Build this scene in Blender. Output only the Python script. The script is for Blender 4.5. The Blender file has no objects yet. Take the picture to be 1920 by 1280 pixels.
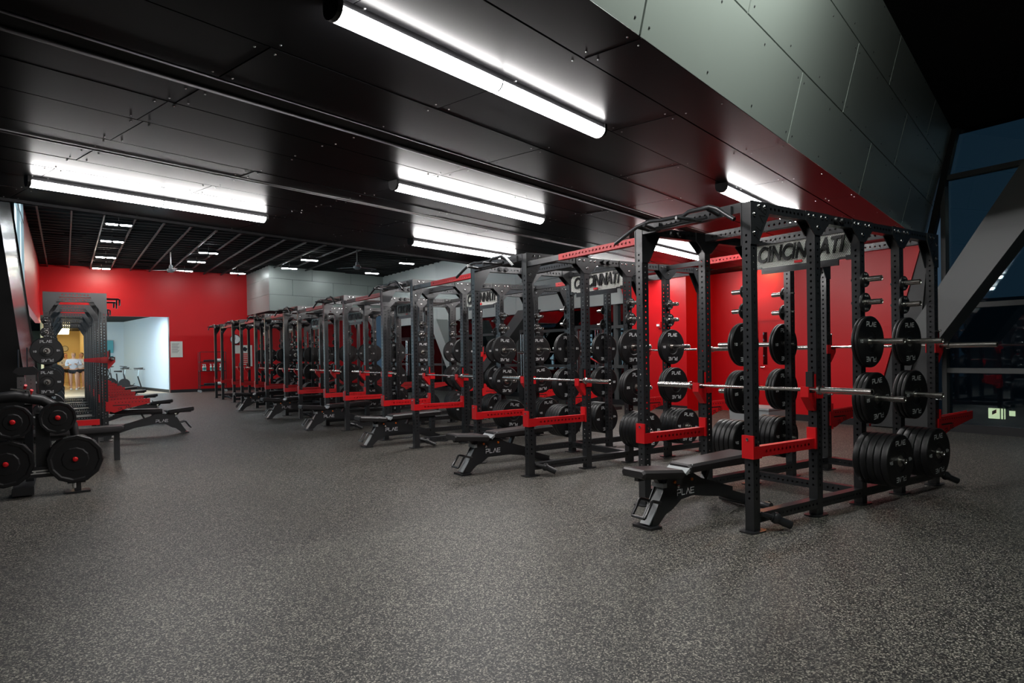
import bpy, math, random
import numpy as np
from mathutils import Matrix, Vector
random.seed(7)
sc = bpy.context.scene
COL = sc.collection
# ------------------------------------------------------------------ camera
f_px, tilt, yaw, CH, roll, CYP = 1243.14, -.00790728, .593322, 1.37433, -.01525782, 672.263
fw = Vector((math.sin(yaw)*math.cos(tilt), math.cos(yaw)*math.cos(tilt), math.sin(tilt)))
rt = Vector((math.cos(yaw), -math.sin(yaw), 0)); up = rt.cross(fw)
rt2 = rt*math.cos(roll)+up*math.sin(roll); up2 = up*math.cos(roll)-rt*math.sin(roll)
cd = bpy.data.cameras.new('camera'); cam = bpy.data.objects.new('camera', cd); COL.objects.link(cam)
cd.sensor_fit = 'HORIZONTAL'; cd.sensor_width = 36; cd.lens = f_px*36/1920
cd.shift_y = (CYP-640)/1920; cd.clip_end = 300; cd.clip_start = .05
M = Matrix.Identity(4)
for i in range(3):
    M[i][0] = rt2[i]; M[i][1] = up2[i]; M[i][2] = -fw[i]
M[2][3] = CH
cam.matrix_world = M
sc.camera = cam
# ------------------------------------------------------------------ world, exposure
w = bpy.data.worlds.new('world'); sc.world = w; w.use_nodes = True
w.node_tree.nodes['Background'].inputs[0].default_value = (.05, .09, .14, 1)
w.node_tree.nodes['Background'].inputs[1].default_value = .30
sc.view_settings.view_transform = 'Standard'; sc.view_settings.look = 'None'
sc.view_settings.exposure = 1.0; sc.view_settings.gamma = 1; sc.view_settings.use_curve_mapping = False
LIN = 33.0      # linear ceiling fixtures
SPOT = 60.0     # small high bay fixtures
# ------------------------------------------------------------------ materials
def nt(name):
    m = bpy.data.materials.new(name); m.use_nodes = True
    return m, m.node_tree, m.node_tree.nodes['Principled BSDF']
def mat(name, col, rough=.5, metal=0, emit=0, ecol=None, spec=.5, bump=None, var=0, coat=0):
    m, t, b = nt(name)
    b.inputs['Base Color'].default_value = (*col, 1); b.inputs['Roughness'].default_value = rough
    b.inputs['Metallic'].default_value = metal; b.inputs['Specular IOR Level'].default_value = spec
    b.inputs['Coat Weight'].default_value = coat
    if emit:
        b.inputs['Emission Color'].default_value = (*(ecol or col), 1); b.inputs['Emission Strength'].default_value = emit
    if bump or var:
        tc = t.nodes.new('ShaderNodeTexCoord'); n = t.nodes.new('ShaderNodeTexNoise')
        n.inputs['Scale'].default_value = (bump or (30, 0))[0]; n.inputs['Detail'].default_value = 3
        t.links.new(tc.outputs['Object'], n.inputs['Vector'])
        if bump:
            bp = t.nodes.new('ShaderNodeBump'); bp.inputs['Strength'].default_value = bump[1]; bp.inputs['Distance'].default_value = .003
            t.links.new(n.outputs['Fac'], bp.inputs['Height']); t.links.new(bp.outputs['Normal'], b.inputs['Normal'])
        if var:
            mr = t.nodes.new('ShaderNodeMapRange'); mr.inputs['To Min'].default_value = rough-var; mr.inputs['To Max'].default_value = rough+var
            t.links.new(n.outputs['Fac'], mr.inputs['Value']); t.links.new(mr.outputs['Result'], b.inputs['Roughness'])
    return m
K = {}
K['black'] = mat('black powder coat', (.019, .020, .022), .28, spec=.7, bump=(400, .08))
K['red'] = mat('red powder coat', (.62, .006, .010), .4, bump=(400, .1))
K['rubber'] = mat('plate rubber', (.007, .007, .0078), .42, bump=(150, .15))
K['steel'] = mat('satin steel', (.55, .53, .50), .26, 1)
K['chrome'] = mat('chrome', (.75, .75, .75), .15, 1)
K['print'] = mat('white print', (.75, .76, .77), .5)
K['blackprint'] = mat('black print', (.006, .006, .006), .5)
K['pad'] = mat('black vinyl', (.022, .020, .021), .42, bump=(60, .2))
K['plastic'] = mat('black plastic', (.010, .010, .011), .45)
K['ceil'] = mat('black ceiling panel', (.004, .004, .0045), .29, .0, spec=.06)
K['ceildark'] = mat('ceiling void', (.004, .004, .004), .8)
K['alu'] = mat('aluminium trim', (.5, .5, .5), .3, 1)
K['clad'] = mat('grey metal cladding', (.34, .375, .345), .38, .35)
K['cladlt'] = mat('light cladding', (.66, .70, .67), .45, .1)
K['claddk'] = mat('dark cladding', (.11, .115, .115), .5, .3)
K['redwall'] = mat('red wall paint', (.55, .002, .006), .42, spec=.4, bump=(80, .05))
K['white'] = mat('white wall', (.62, .72, .80), .6)
K['beige'] = mat('cream wall', (.80, .68, .44), .7)
K['tan'] = mat('tan floor', (.42, .34, .24), .5)
K['base'] = mat('black base', (.012, .012, .014), .5)
K['lampe'] = mat('lit diffuser', (1, 1, 1), .4, emit=LIN, ecol=(1, .97, .96))
K['lampe2'] = mat('lit high diffuser', (1, 1, 1), .4, emit=80, ecol=(.93, 1, .94))
K['spote'] = mat('lit high bay', (1, 1, 1), .4, emit=SPOT, ecol=(.90, .96, 1))
K['warm'] = mat('warm lit slat', (1, .8, .4), .4, emit=9, ecol=(1, .76, .36))
K['exta'] = mat('exterior lit room', (1, .8, .45), .5, emit=1.6, ecol=(1, .78, .42))
K['dusk'] = mat('dusk daylight pane', (.2, .3, .35), .3, emit=1.15, ecol=(.42, .62, .72))
K['skin'] = mat('skin', (.62, .34, .24), .5)
K['cloth'] = mat('pale sweatshirt', (.62, .64, .74), .8)
K['shorts'] = mat('dark shorts', (.012, .012, .02), .8)
K['hairb'] = mat('blonde hair', (.42, .26, .10), .6)
K['haird'] = mat('dark hair', (.06, .03, .02), .6)
K['shoe'] = mat('white shoe', (.8, .8, .8), .5)
K['signback'] = mat('pale sign backing', (.93, .94, .88), .5)
K['void'] = mat('dark column cladding', (.035, .037, .038), .5)
K['spotb'] = mat('lit high bay strong', (1, 1, 1), .4, emit=SPOT*2.2, ecol=(1, .96, .84))
K['warm2'] = mat('warm recess lamp', (1, .8, .4), .4, emit=85, ecol=(1, .55, .22))
K['cool'] = mat('cool fill panel', (1, 1, 1), .4, emit=40, ecol=(.80, .90, 1))
K['mesh'] = mat('black sign mesh', (.02, .02, .02), .4)
K['hull'] = mat('high deck', (.006, .006, .007), .8, spec=.2)
K['duct'] = mat('dark pipe', (.010, .011, .013), .5)
K['redrail'] = mat('ceiling rail', (.022, .020, .020), .5)
K['brush'] = mat('brushed panel', (.33, .33, .31), .25, .9)
K['orange'] = mat('orange knob', (.75, .16, .01), .4)
K['paper'] = mat('paper', (.62, .62, .58), .6)
K['blue'] = mat('poster blue', (.08, .36, .45), .6)
K['tubgrey'] = mat('grey plastic', (.35, .37, .38), .4)
K['bottle'] = mat('white bottle', (.75, .75, .72), .4)
K['teal'] = mat('teal label', (.03, .30, .28), .5)
K['brick'] = mat('exterior wall', (.10, .11, .12), .8)
# floor
m, t, b = nt('speckled rubber floor'); K['floor'] = m
tc = t.nodes.new('ShaderNodeTexCoord'); v = t.nodes.new('ShaderNodeTexVoronoi'); v.inputs['Scale'].default_value = 160
t.links.new(tc.outputs['Object'], v.inputs['Vector'])
sx = t.nodes.new('ShaderNodeSeparateColor'); t.links.new(v.outputs['Color'], sx.inputs[0])
cr = t.nodes.new('ShaderNodeValToRGB'); cr.color_ramp.interpolation = 'CONSTANT'
e = cr.color_ramp.elements; e[0].position = 0; e[0].color = (.012, .012, .013, 1); e[1].position = .52; e[1].color = (.080, .077, .068, 1)
x = e.new(.72); x.color = (.19, .18, .155, 1); x = e.new(.89); x.color = (.42, .395, .33, 1)
t.links.new(sx.outputs[0], cr.inputs[0])
n2 = t.nodes.new('ShaderNodeTexNoise'); n2.inputs['Scale'].default_value = .7; n2.inputs['Detail'].default_value = 4
t.links.new(tc.outputs['Object'], n2.inputs['Vector'])
mx = t.nodes.new('ShaderNodeMix'); mx.data_type = 'RGBA'; mx.blend_type = 'MULTIPLY'; mx.inputs[0].default_value = .35
t.links.new(cr.outputs[0], mx.inputs[6]); t.links.new(n2.outputs['Fac'], mx.inputs[7])
t.links.new(mx.outputs[2], b.inputs['Base Color']); b.inputs['Roughness'].default_value = .5; b.inputs['Specular IOR Level'].default_value = .35
bp = t.nodes.new('ShaderNodeBump'); bp.inputs['Strength'].default_value = .35; bp.inputs['Distance'].default_value = .002
t.links.new(sx.outputs[1], bp.inputs['Height']); t.links.new(bp.outputs['Normal'], b.inputs['Normal'])
# glass
m = bpy.data.materials.new('night window glass'); m.use_nodes = True; t = m.node_tree; t.nodes.clear(); K['glass'] = m
o = t.nodes.new('ShaderNodeOutputMaterial'); mi = t.nodes.new('ShaderNodeMixShader'); tr = t.nodes.new('ShaderNodeBsdfTransparent'); gl = t.nodes.new('ShaderNodeBsdfGlossy')
tr.inputs[0].default_value = (.40, .52, .55, 1); gl.inputs['Roughness'].default_value = .02; gl.inputs[0].default_value = (.75, .85, .9, 1)
fr = t.nodes.new('ShaderNodeFresnel'); fr.inputs[0].default_value = 1.9
t.links.new(fr.outputs[0], mi.inputs[0]); t.links.new(tr.outputs[0], mi.inputs[1]); t.links.new(gl.outputs[0], mi.inputs[2]); t.links.new(mi.outputs[0], o.inputs[0])
# ------------------------------------------------------------------ mesh builder
def frame(d):
    d = Vector(d).normalized(); a = Vector((0, 0, 1)) if abs(d.z) < .95 else Vector((1, 0, 0))
    x = d.cross(a).normalized(); return x, d.cross(x), d
class MB:
    def __init__(s): s.v = []; s.f = []; s.m = []
    def add(s, vs, fs, mi=0, T=None):
        k = len(s.v)
        for p in vs:
            p = Vector(p); s.v.append(tuple(T @ p) if T else tuple(p))
        for f in fs: s.f.append([k+i for i in f]); s.m.append(mi)
        return s
    def box(s, x0, x1, y0, y1, z0, z1, mi=0, T=None):
        vs = [(x, y, z) for z in (z0, z1) for y in (y0, y1) for x in (x0, x1)]
        return s.add(vs, [(0, 2, 3, 1), (4, 5, 7, 6), (0, 1, 5, 4), (2, 6, 7, 3), (0, 4, 6, 2), (1, 3, 7, 5)], mi, T)
    def bar(s, p0, p1, wx, wy, mi=0, rollv=None):
        p0 = Vector(p0); p1 = Vector(p1); x, y, d = frame(p1-p0)
        if rollv is not None:
            x = Vector(rollv); x = (x-d*x.dot(d)).normalized(); y = d.cross(x)
        vs = [p+x*a*wx/2+y*c*wy/2 for p in (p0, p1) for a, c in ((-1, -1), (1, -1), (1, 1), (-1, 1))]
        return s.add(vs, [(3, 2, 1, 0), (4, 5, 6, 7), (0, 1, 5, 4), (1, 2, 6, 5), (2, 3, 7, 6), (3, 0, 4, 7)], mi)
    def tube(s, pts, r, n=10, mi=0):
        pts = [Vector(p) for p in pts]; k = len(s.v); N = len(pts); rs = r if isinstance(r, (list, tuple)) else [r]*N
        prev = None
        for i, p in enumerate(pts):
            d = (pts[min(i+1, N-1)]-pts[max(i-1, 0)]).normalized()
            if prev is None: x, y, _ = frame(d)
            else: x = (prev-d*prev.dot(d)).normalized(); y = d.cross(x)
            prev = x
            for j in range(n):
                a = 2*math.pi*j/n; s.v.append(tuple(p+(x*math.cos(a)+y*math.sin(a))*rs[i]))
        for i in range(N-1):
            for j in range(n):
                a = k+i*n+j; b_ = k+i*n+(j+1) % n; s.f.append([a, b_, b_+n, a+n]); s.m.append(mi)
        s.f.append([k+j for j in range(n)][::-1]); s.m.append(mi); s.f.append([k+(N-1)*n+j for j in range(n)]); s.m.append(mi)
        return s
    def lathe(s, prof, c=(0, 0, 0), d=(0, 0, 1), n=32, mi=0, closed=False):
        x, y, z = frame(d); c = Vector(c); k = len(s.v); N = len(prof)
        for r, h in prof:
            for j in range(n):
                a = 2*math.pi*j/n; s.v.append(tuple(c+z*h+(x*math.cos(a)+y*math.sin(a))*r))
        for i in range(N if closed else N-1):
            for j in range(n):
                a = k+i*n+j; b_ = k+i*n+(j+1) % n; i2 = (i+1) % N
                a2 = k+i2*n+j; b2 = k+i2*n+(j+1) % n; s.f.append([a, b_, b2, a2]); s.m.append(mi)
        return s
    def prism(s, poly, t0, t1, ax='y', mi=0, T=None):
        def P(u, v_, t_): return {'y': (u, t_, v_), 'x': (t_, u, v_), 'z': (u, v_, t_)}[ax]
        n = len(poly); vs = [P(u, v_, t0) for u, v_ in poly]+[P(u, v_, t1) for u, v_ in poly]
        fs = [list(range(n)), list(range(n, 2*n))[::-1]]+[[i, i+n, (i+1) % n+n, (i+1) % n] for i in range(n)]
        return s.add(vs, fs, mi, T)
    def ball(s, c, r, mi=0, n=8):
        pr = [(max(1e-4, r*math.sin(math.pi*i/n)), -r*math.cos(math.pi*i/n)) for i in range(n+1)]
        return s.lathe(pr, c, (0, 0, 1), n+4, mi)
    def me(s, name, mats, smooth=0):
        m = bpy.data.meshes.new(name); m.from_pydata(s.v, [], s.f)
        for q in mats: m.materials.append(K[q])
        m.polygons.foreach_set('material_index', s.m)
        import bmesh
        bm = bmesh.new(); bm.from_mesh(m); bmesh.ops.recalc_face_normals(bm, faces=bm.faces); bm.to_mesh(m); bm.free()
        if smooth:
            m.polygons.foreach_set('use_smooth', [True]*len(m.polygons)); m.set_sharp_from_angle(angle=math.radians(smooth))
        m.update(); return m
def ob(name, me, parent=None, loc=(0, 0, 0), rot=(0, 0, 0), **kw):
    o = bpy.data.objects.new(name, me); COL.objects.link(o); o.parent = parent; o.location = loc; o.rotation_euler = rot
    for k, v_ in kw.items(): o[k] = v_
    return o
def thing(name, label, cat, loc=(0, 0, 0), rz=0, group=None, me=None, rot=None):
    o = bpy.data.objects.new(name, me); COL.objects.link(o); o.location = loc; o.rotation_euler = rot or (0, 0, rz)
    o['label'] = label; o['category'] = cat
    if group: o['group'] = group
    return o
def struct(name, me, parent=None, loc=(0, 0, 0), **kw):
    o = ob(name, me, parent, loc, **kw)
    if parent is None: o['kind'] = 'structure'
    return o
PI = math.pi
# ------------------------------------------------------------------ stroke lettering
GL = {'P': [[(0, 0), (0, .48)], [(0, 1), (.82, 1), (.82, .42), (.16, .42)], [(0, 1), (0, .85)]], 'L': [[(0, 1), (0, 0), (.72, 0)]], 'V': [[(0, 0), (.45, 1), (.9, 0)]],
      'E': [[(.85, 1), (0, 1), (0, 0), (.85, 0)], [(0, .5), (.75, .5)]], '0': [[(0, 0), (.75, 0), (.75, 1), (0, 1), (0, 0)]], '1': [[(.2, .9), (.4, 1), (.4, 0)]],
      '2': [[(0, 1), (.75, 1), (.75, .5), (0, .5), (0, 0), (.75, 0)]], '5': [[(.75, 1), (0, 1), (0, .5), (.75, .5), (.75, 0), (0, 0)]], '4': [[(0, 1), (0, .4), (.75, .4)], [(.6, 1), (.6, 0)]]}
def strokes(txt, h, th, sp=1.15):
    out = []; x = 0
    for ch in txt:
        for pl in GL[ch]:
            for a, c in zip(pl, pl[1:]):
                A = Vector(((a[0]+x)*h, (a[1]-.5)*h)); C = Vector(((c[0]+x)*h, (c[1]-.5)*h)); d = (C-A).normalized(); q = Vector((-d.y, d.x))*th/2
                A -= d*th/2; C += d*th/2; out.append([A-q, C-q, C+q, A+q])
        x += sp
    wd = (x-sp+.85)*h
    return [[(p.x-wd/2, p.y) for p in q] for q in out]
def letter(mb, txt, h, th, O, U, V, t=.0008, mi=0, sp=1.15):
    """flat lettering at origin O, U = reading direction, V = up; N points to reader"""
    O = Vector(O); U = Vector(U); V = Vector(V); N = U.cross(V)
    for q in strokes(txt, h, th, sp):
        mb.add([O+U*a+V*c+N*t for a, c in q], [(0, 1, 2, 3)], mi)
# ------------------------------------------------------------------ perforated tube along +Z
def perf(L, w, d, hx=True, hy=True, s0=.05, s1=.05, pitch=.0508, r=.0098, mi=0, mb=None, T=None):
    mb = mb or MB(); n = max(0, int((L-s0-s1)/pitch)); s0 = (L-n*pitch)/2 if n else L
    for k, on in ((0, hx), (1, hy), (2, hx), (3, hy)):
        R = Matrix.Rotation(k*PI/2, 4, 'Z'); a = (w if k % 2 == 0 else d)/2; hw = (d if k % 2 == 0 else w)/2
        TT = (T @ R) if T else R
        def quad(z0, z1): mb.add([(a, -hw, z0), (a, hw, z0), (a, hw, z1), (a, -hw, z1)], [(0, 1, 2, 3)], mi, TT)
        if not on or not n: quad(0, L); continue
        quad(0, s0); quad(L-s0, L)
        for i in range(n):
            z0 = s0+i*pitch; z1 = z0+pitch; zc = (z0+z1)/2
            oc = [(a, r*math.cos(PI/2+j*PI/4), zc+r*math.sin(PI/2+j*PI/4)) for j in range(8)]   # starts at top, ccw towards -y
            # left half (y<0): corners then octagon top->left->bottom
            vs = [(a, -hw, z0), (a, -hw, z1), (a, hw, z1), (a, hw, z0)]+oc
            mb.add(vs, [(1, 4, 5, 6), (1, 6, 0), (0, 6, 7, 8), (0, 8, 3), (3, 8, 9, 10), (3, 10, 2), (2, 10, 11, 4), (2, 4, 1)], mi, TT)
    for z in (0, L): mb.add([(-w/2, -d/2, z), (w/2, -d/2, z), (w/2, d/2, z), (-w/2, d/2, z)], [(0, 1, 2, 3)], mi, T)
    return mb
RX = Matrix.Rotation(PI/2, 4, 'Y')     # z -> x
RY = Matrix.Rotation(-PI/2, 4, 'X')    # z -> y
# ================================================================== SETTING
th = math.radians(73.9); A_ = Vector((math.sin(th), math.cos(th), 0)); N_ = Vector((-math.cos(th), math.sin(th), 0))
def an(a, n, z): return A_*a+N_*n+Vector((0, 0, z))
AN = Matrix(((A_.x, N_.x, 0, 0), (A_.y, N_.y, 0, 0), (0, 0, 1, 0), (0, 0, 0, 1)))
GX = 12.05; WX = 11.70; FY = 29.8; HZ = 4.92; CZ = 3.14; LX = -.72
struct('floor', MB().box(-6, GX+.4, -6, FY+.15, -.1, 0).me('floor', ['floor']))
# --- low black ceiling: backing, panels, rivets, reveals
def clipx(n): return (GX-.02-N_.x*n)/A_.x      # a where X reaches the glass line
cb = MB(); A0 = -3.2
for n0, n1 in ((1.90, 8.80),):
    cb.prism([(A0, n0), (clipx(n0), n0), (clipx(n1), n1), (A0, n1)], CZ+.03, CZ+.30, 'z')
ceil = struct('ceiling', MB().me('c', ['ceildark']) if False else None)
bpy.data.objects.remove(ceil)
ceil = ob('ceiling', cb.me('ceiling', ['ceildark']), None); ceil.matrix_world = AN; ceil['kind'] = 'structure'
strips = [(1.82, 2.215, 3.365), (2.22, 2.785, 4.61), (2.79, 3.465, 3.34), (3.47, 4.09, 4.585), (4.35, 4.715, 2.05), (4.72, 5.245, 4.545), (5.25, 5.895, 2.05), (5.90, 6.20, 3.29),
          (6.29, 6.70, 2.05), (6.705, 7.125, 3.27), (7.13, 7.625, 2.01), (7.63, 8.20, 3.27), (8.205, 8.80, 2.05)]
riv = MB()
def skew(n0, n1, a0, a1): return [(a0, n0+.004), (a1, n0+.004), (a1, n1-.004), (a0, n1-.004)]
for n0, n1, ph in strips:
    a = ph-2.54*3
    while a < 12.6:
        lo = max(a+.004, A0); h0 = min(a+2.536, clipx(n0)); h1 = min(a+2.536, clipx(n1))
        if h0 > lo+.1 and h1 > lo+.1:
            z = CZ+random.uniform(-.002, .002)
            p = ob('ceiling_panel', MB().prism([(lo, n0+.004), (h0, n0+.004), (h1, n1-.004), (lo, n1-.004)], z, z+.012, 'z').me('ceiling_panel', ['ceil']), ceil)
            p.rotation_euler = (0, 0, 0)
            for ra in (lo+.06, (lo+h0)/2, h0-.06):
                for rn in (n0+.06, n1-.06):
                    riv.lathe([(.0001, -.006), (.006, -.004), (.008, 0)], (ra, rn, z), n=6)
        a += 2.54
ob('rivets', riv.me('rivets', ['alu']), ceil, kind='stuff')
tr = MB()
for n, a0 in ((4.34, A0), (4.12, A0), (6.215, A0), (6.275, A0)):
    tr.box(a0, clipx(n), n-.004, n+.004, CZ-.004, CZ+.02)
ob('reveal_trim', tr.me('reveal_trim', ['alu']), ceil, label='bright metal trim lines along the ceiling reveals')
tr = MB().box(A0, clipx(8.8), 8.80, 8.86, CZ-.03, HZ)
o = ob('trim_1', tr.me('trim_1', ['hull'])); o.matrix_world = AN; o['kind'] = 'structure'
# --- leaning fascia of grey panels above the near edge
lean = math.radians(13.6); UPV = Vector((0, 0, 1))*math.cos(lean)-N_*math.sin(lean); FN = A_.cross(UPV)
FM = Matrix.Identity(4)
E0 = an(0, 1.82, CZ)
for i in range(3):
    FM[i][0] = A_[i]; FM[i][1] = UPV[i]; FM[i][2] = FN[i]; FM[i][3] = E0[i]
def fclip(v): # a where X hits glass
    return (GX-.01-E0.x-UPV.x*v)/A_.x
fas = ob('wall_fascia', MB().prism([(-3, 0.01), (fclip(0), .01), (fclip(1.84), 1.84), (-3, 1.84)], -.10, -.02, 'z').me('wall_fascia', ['ceildark'])); fas.matrix_world = FM; fas['kind'] = 'structure'
frv = MB()
for v0, v1, ph in ((0, .580, 3.335), (.592, 1.245, 4.625), (1.257, 1.84, 6.03)):
    a = ph-2.55*3
    while a < 15:
        lo = max(a+.008, -3); h0 = min(a+2.538, fclip(v0)); h1 = min(a+2.538, fclip(v1))
        if h0 > lo+.1 and h1 > lo+.1:
            ob('fascia_panel', MB().prism([(lo, v0), (h0, v0), (h1, v1), (lo, v1)], -.015, 0, 'z').me('fascia_panel', ['clad']), fas)
            k = 0
            for ra in np.linspace(lo+.07, h0-.07, 4):
                for rv in (v0+.07, v1-.07): frv.lathe([(.0001, .005), (.007, .004), (.009, 0)], (ra, rv, 0), n=6)
        a += 2.55
ob('fascia_rivets', frv.me('fascia_rivets', ['base']), fas, kind='stuff')
# --- high decks
hd = MB().box(LX-.3, GX+.3, 7.5, FY+.2, HZ, HZ+.1)
far = struct('ceiling_high', hd.me('ceiling_high', ['hull']))
hd = MB().prism([(-6, -6), (GX+.3, -6), (GX+.3, 5.6), (11.9, 5.3), (0.2, 1.95), (-6, .2)], 4.885, 4.98, 'z')
near = struct('ceiling_near', hd.me('ceiling_near', ['hull']))
rb = MB()
for i in range(60): rb.box(-5.9+i*.3, -5.9+i*.3+.09, -5.9, .2+max(0, (-5.9+i*.3))*.28, 4.85, 4.885)
ob('deck_rib', rb.me('deck_rib', ['hull']), near, kind='stuff')
for i in range(14):
    X = -.48+i*.64*1.43*.70 if False else -.47+.66*i
    ob('ceiling_rail', MB().box(X-.018, X+.018, 9.5, FY, HZ-.10, HZ-.05).me('ceiling_rail', ['redrail']), far)
pj = MB()
for i in range(46):
    Y = 9.8+i*.44; pj.box(LX, GX, Y-.02, Y+.02, HZ-.03, HZ)
for i in range(26):
    Y = random.uniform(12, 29); X = random.uniform(-1, 3); pj.tube([(X, Y, HZ-.05), (X+random.uniform(.5, 2), Y+random.uniform(-.3, .3), HZ-.06)], .02, 6)
ob('ceiling_pipework', pj.me('pipework', ['ceildark']), far, kind='stuff')
# --- far red wall with opening X -1.12..3.50, z 0..3.05
OX0, OX1, OZ = -1.10, 3.50, 3.05
fwall = struct('wall_far', MB().box(OX1, GX+.2, FY, FY+.15, 0, HZ).box(LX-.2, OX1, FY, FY+.15, OZ, HZ).me('wall_far', ['redwall']))
struct('baseboard_far', MB().box(OX1+.01, 11.9, FY-.02, FY, 0, .12).me('bb', ['base']))
struct('trim_2', MB().box(OX1-.03, OX1+.0, FY-.004, FY+.16, 0, OZ).me('trim_2', ['alu']))
# left wall
struct('wall_left', MB().box(LX-.15, LX, 18.6, FY, 2.75, HZ).box(LX-.15, LX, 15.1, 18.6, 0, .3).me('wall_left', ['redwall']))
struct('window_4', MB().box(-1.35, -1.25, 18.6, 37, 0.4, 2.75).me('window_4', ['dusk']))
struct('wall_left_low', MB().box(-1.35, -1.25, 18.6, 37, 0, .4).me('wlp', ['cladlt']))
wl = struct('window_1', MB().box(LX-.10, LX-.05, 15.1, 18.6, .3, HZ).me('window_1', ['dusk']))
for Y in (15.13, 16.95, 18.57): ob('mullion', MB().box(LX-.05, LX, Y-.03, Y+.03, .3, HZ).me('mullion', ['alu']), wl)
for Z in (.32, 2.75, 4.5): ob('transom', MB().box(LX-.05, LX-.005, 15.1, 18.6, Z-.03, Z+.03).me('transom', ['alu']), wl)
# back room behind the opening
BZ = 3.2
struct('floor_back', MB().box(-4, 6, FY+.15, 54, -.1, -.001).me('fb', ['tan']))
struct('wall_back', MB().box(-2, 1.2, 50, 50.1, 0, BZ).me('wb', ['beige']))
struct('ceiling_back', MB().box(-2, 6, FY+.15, 54, BZ, BZ+.1).me('cb', ['hull']))
struct('wall_alcove', MB().prism([(3.50, FY+.15), (3.62, FY+.15), (2.50, 37.6), (2.40, 37.5)], 0, BZ, 'z').me('wa', ['white']))
struct('wall_alcove_back', MB().prism([(2.41, 37.5), (2.46, 37.6), (.82, 38.0), (.80, 37.9)], 0, BZ, 'z').me('wab', ['white']))
struct('wall_corridor', MB().box(.80, .90, 37.9, 50, 0, BZ).me('wc', ['beige']))
struct('wall_corridor_left', MB().box(-.9, -.8, 37, 50, 0, BZ).me('wbl', ['beige']))
struct('baseboard_alcove', MB().prism([(3.485, FY+.15), (3.50, FY+.15), (2.41, 37.5), (2.39, 37.5)], 0, .12, 'z').me('bba', ['base']))
for i, X in enumerate((.5, 2.0)):  # added fill panels, hidden above the header, to brighten the white alcove
    T_ = thing('fill_panel', 'added unseen fill panel above the alcove behind the wall opening, %s' % ('by the corridor', 'by the white wall')[i], 'ceiling light', (X, FY+.55, 3.125), 0, 'added fill panels of the alcove')
    ob('frame', MB().box(-.65, .65, -.17, .17, .005, .06).me('f', ['alu']), T_); ob('diffuser', MB().box(-.62, .62, -.14, .14, 0, .004).me('f', ['cool']), T_)
# right red wall with slanted ends and a door recess
J0, J1, RB = 7.62, 10.26, 12.56
struct('wall_right_far', MB().prism([(J1, 0), (11.35, 0), (12.42, CZ), (J1, CZ)], WX, WX+.12, 'x').me('wrf', ['redwall']))
struct('wall_right_near', MB().prism([(J0, 0), (6.15, 0), (5.25, CZ), (J0, CZ)], WX, WX+.12, 'x').me('wrn', ['redwall']))
struct('wall_recess', MB().box(WX+.12, RB, J1-.0, J1+.1, 0, CZ).box(WX+.12, RB, J0-.1, J0, 0, CZ).box(RB, RB+.1, J0-.1, J1+.1, 0, CZ).me('wr', ['redwall']))
struct('ceiling_recess', MB().box(WX+.12, RB+.1, J0-.1, J1+.1, CZ, CZ+.06).me('cr', ['hull']))
struct('floor_recess', MB().box(GX+.4, RB+.1, J0-.1, J1+.1, -.1, 0).me('fr', ['floor']))
struct('baseboard_right', MB().box(WX-.015, WX, J1, 11.35, 0, .12).box(WX-.015, WX, 6.15, J0, 0, .12).me('bbr', ['base']))
d = struct('door_1', MB().box(RB-.05, RB-.005, 8.10, 8.95, 0.005, 1.99).me('door', ['redwall']))
ob('door_frame', MB().box(RB-.06, RB, 8.95, 9.0, 0, 2.04).box(RB-.06, RB, 8.05, 8.10, 0, 2.04).box(RB-.06, RB, 8.05, 9.0, 1.99, 2.04).me('dfm', ['redwall']), d)
ob('door_glass', MB().box(RB-.055, RB-.048, 8.74, 8.84, 1.05, 1.75).me('dg', ['glass']), d)
ob('door_handle', MB().tube([(RB-.05, 8.87, 1.0), (RB-.11, 8.87, 1.0), (RB-.11, 8.76, 1.0)], .011, 8).lathe([(.0001, 0), (.03, 0), (.03, .01)], (RB-.05, 8.87, 1.0), (-1, 0, 0), 12).me('dh', ['chrome'], 40), d)
# leaning bulkhead cladding at right, diagonal struts
bk = struct('wall_right_cladding', MB().prism([(6.13, 0), (5.12, 0), (5.12, CZ), (5.25, CZ)], WX+.02, WX+.2, 'x').me('wrc', ['void']))
ob('cladding_panel', MB().prism([(6.11, .02), (5.72, .02), (5.30, 1.5), (5.65, 1.5)], WX-.03, WX+.015, 'x').me('cp', ['void']), bk)
ob('cladding_panel', MB().prism([(5.645, 1.51), (5.30, 1.51), (5.14, 3.1), (5.23, 3.1)], WX-.03, WX+.015, 'x').me('cp', ['void']), bk)
thing('diagonal_strut', 'broad pale grey diagonal steel strut crossing the dark window at right', 'strut', me=MB().prism([(5.25, 1.42), (4.73, 1.42), (2.2, 4.885), (2.95, 4.885)], 10.9, 11.3, 'x').me('strut', ['claddk']))
# big facade glass at X = GX
def glazing(name, y0, y1, z0, z1, mull, trans):
    g = struct(name, MB().box(GX, GX+.02, y0, y1, z0, z1).me(name, ['glass']))
    for y in mull: ob('mullion', MB().box(GX-.10, GX+.04, y-.035, y+.035, z0, z1).me('mullion', ['claddk']), g)
    for z in trans: ob('transom', MB().box(GX-.09, GX+.04, y0, y1, z-.04, z+.04).me('transom', ['claddk']), g)
    return g
g1 = glazing('window_2', -6, 5.08, .12, 4.9, (5.05, 2.2, -.6, -3.4), (.99, 2.03, 4.13))
ob('sill', MB().box(GX-.14, GX+.04, -6, 5.08, .0, .13).me('sill', ['base']), g1)
g2 = glazing('window_3', 11.4, 27.6, .12, 2.68, (12.9, 14.9, 17.4, 20, 22.5, 25), (.99, 2.03))
ob('sill', MB().box(GX-.14, GX+.04, 11.4, 27.6, .0, .13).me('sill', ['base']), g2)
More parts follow.
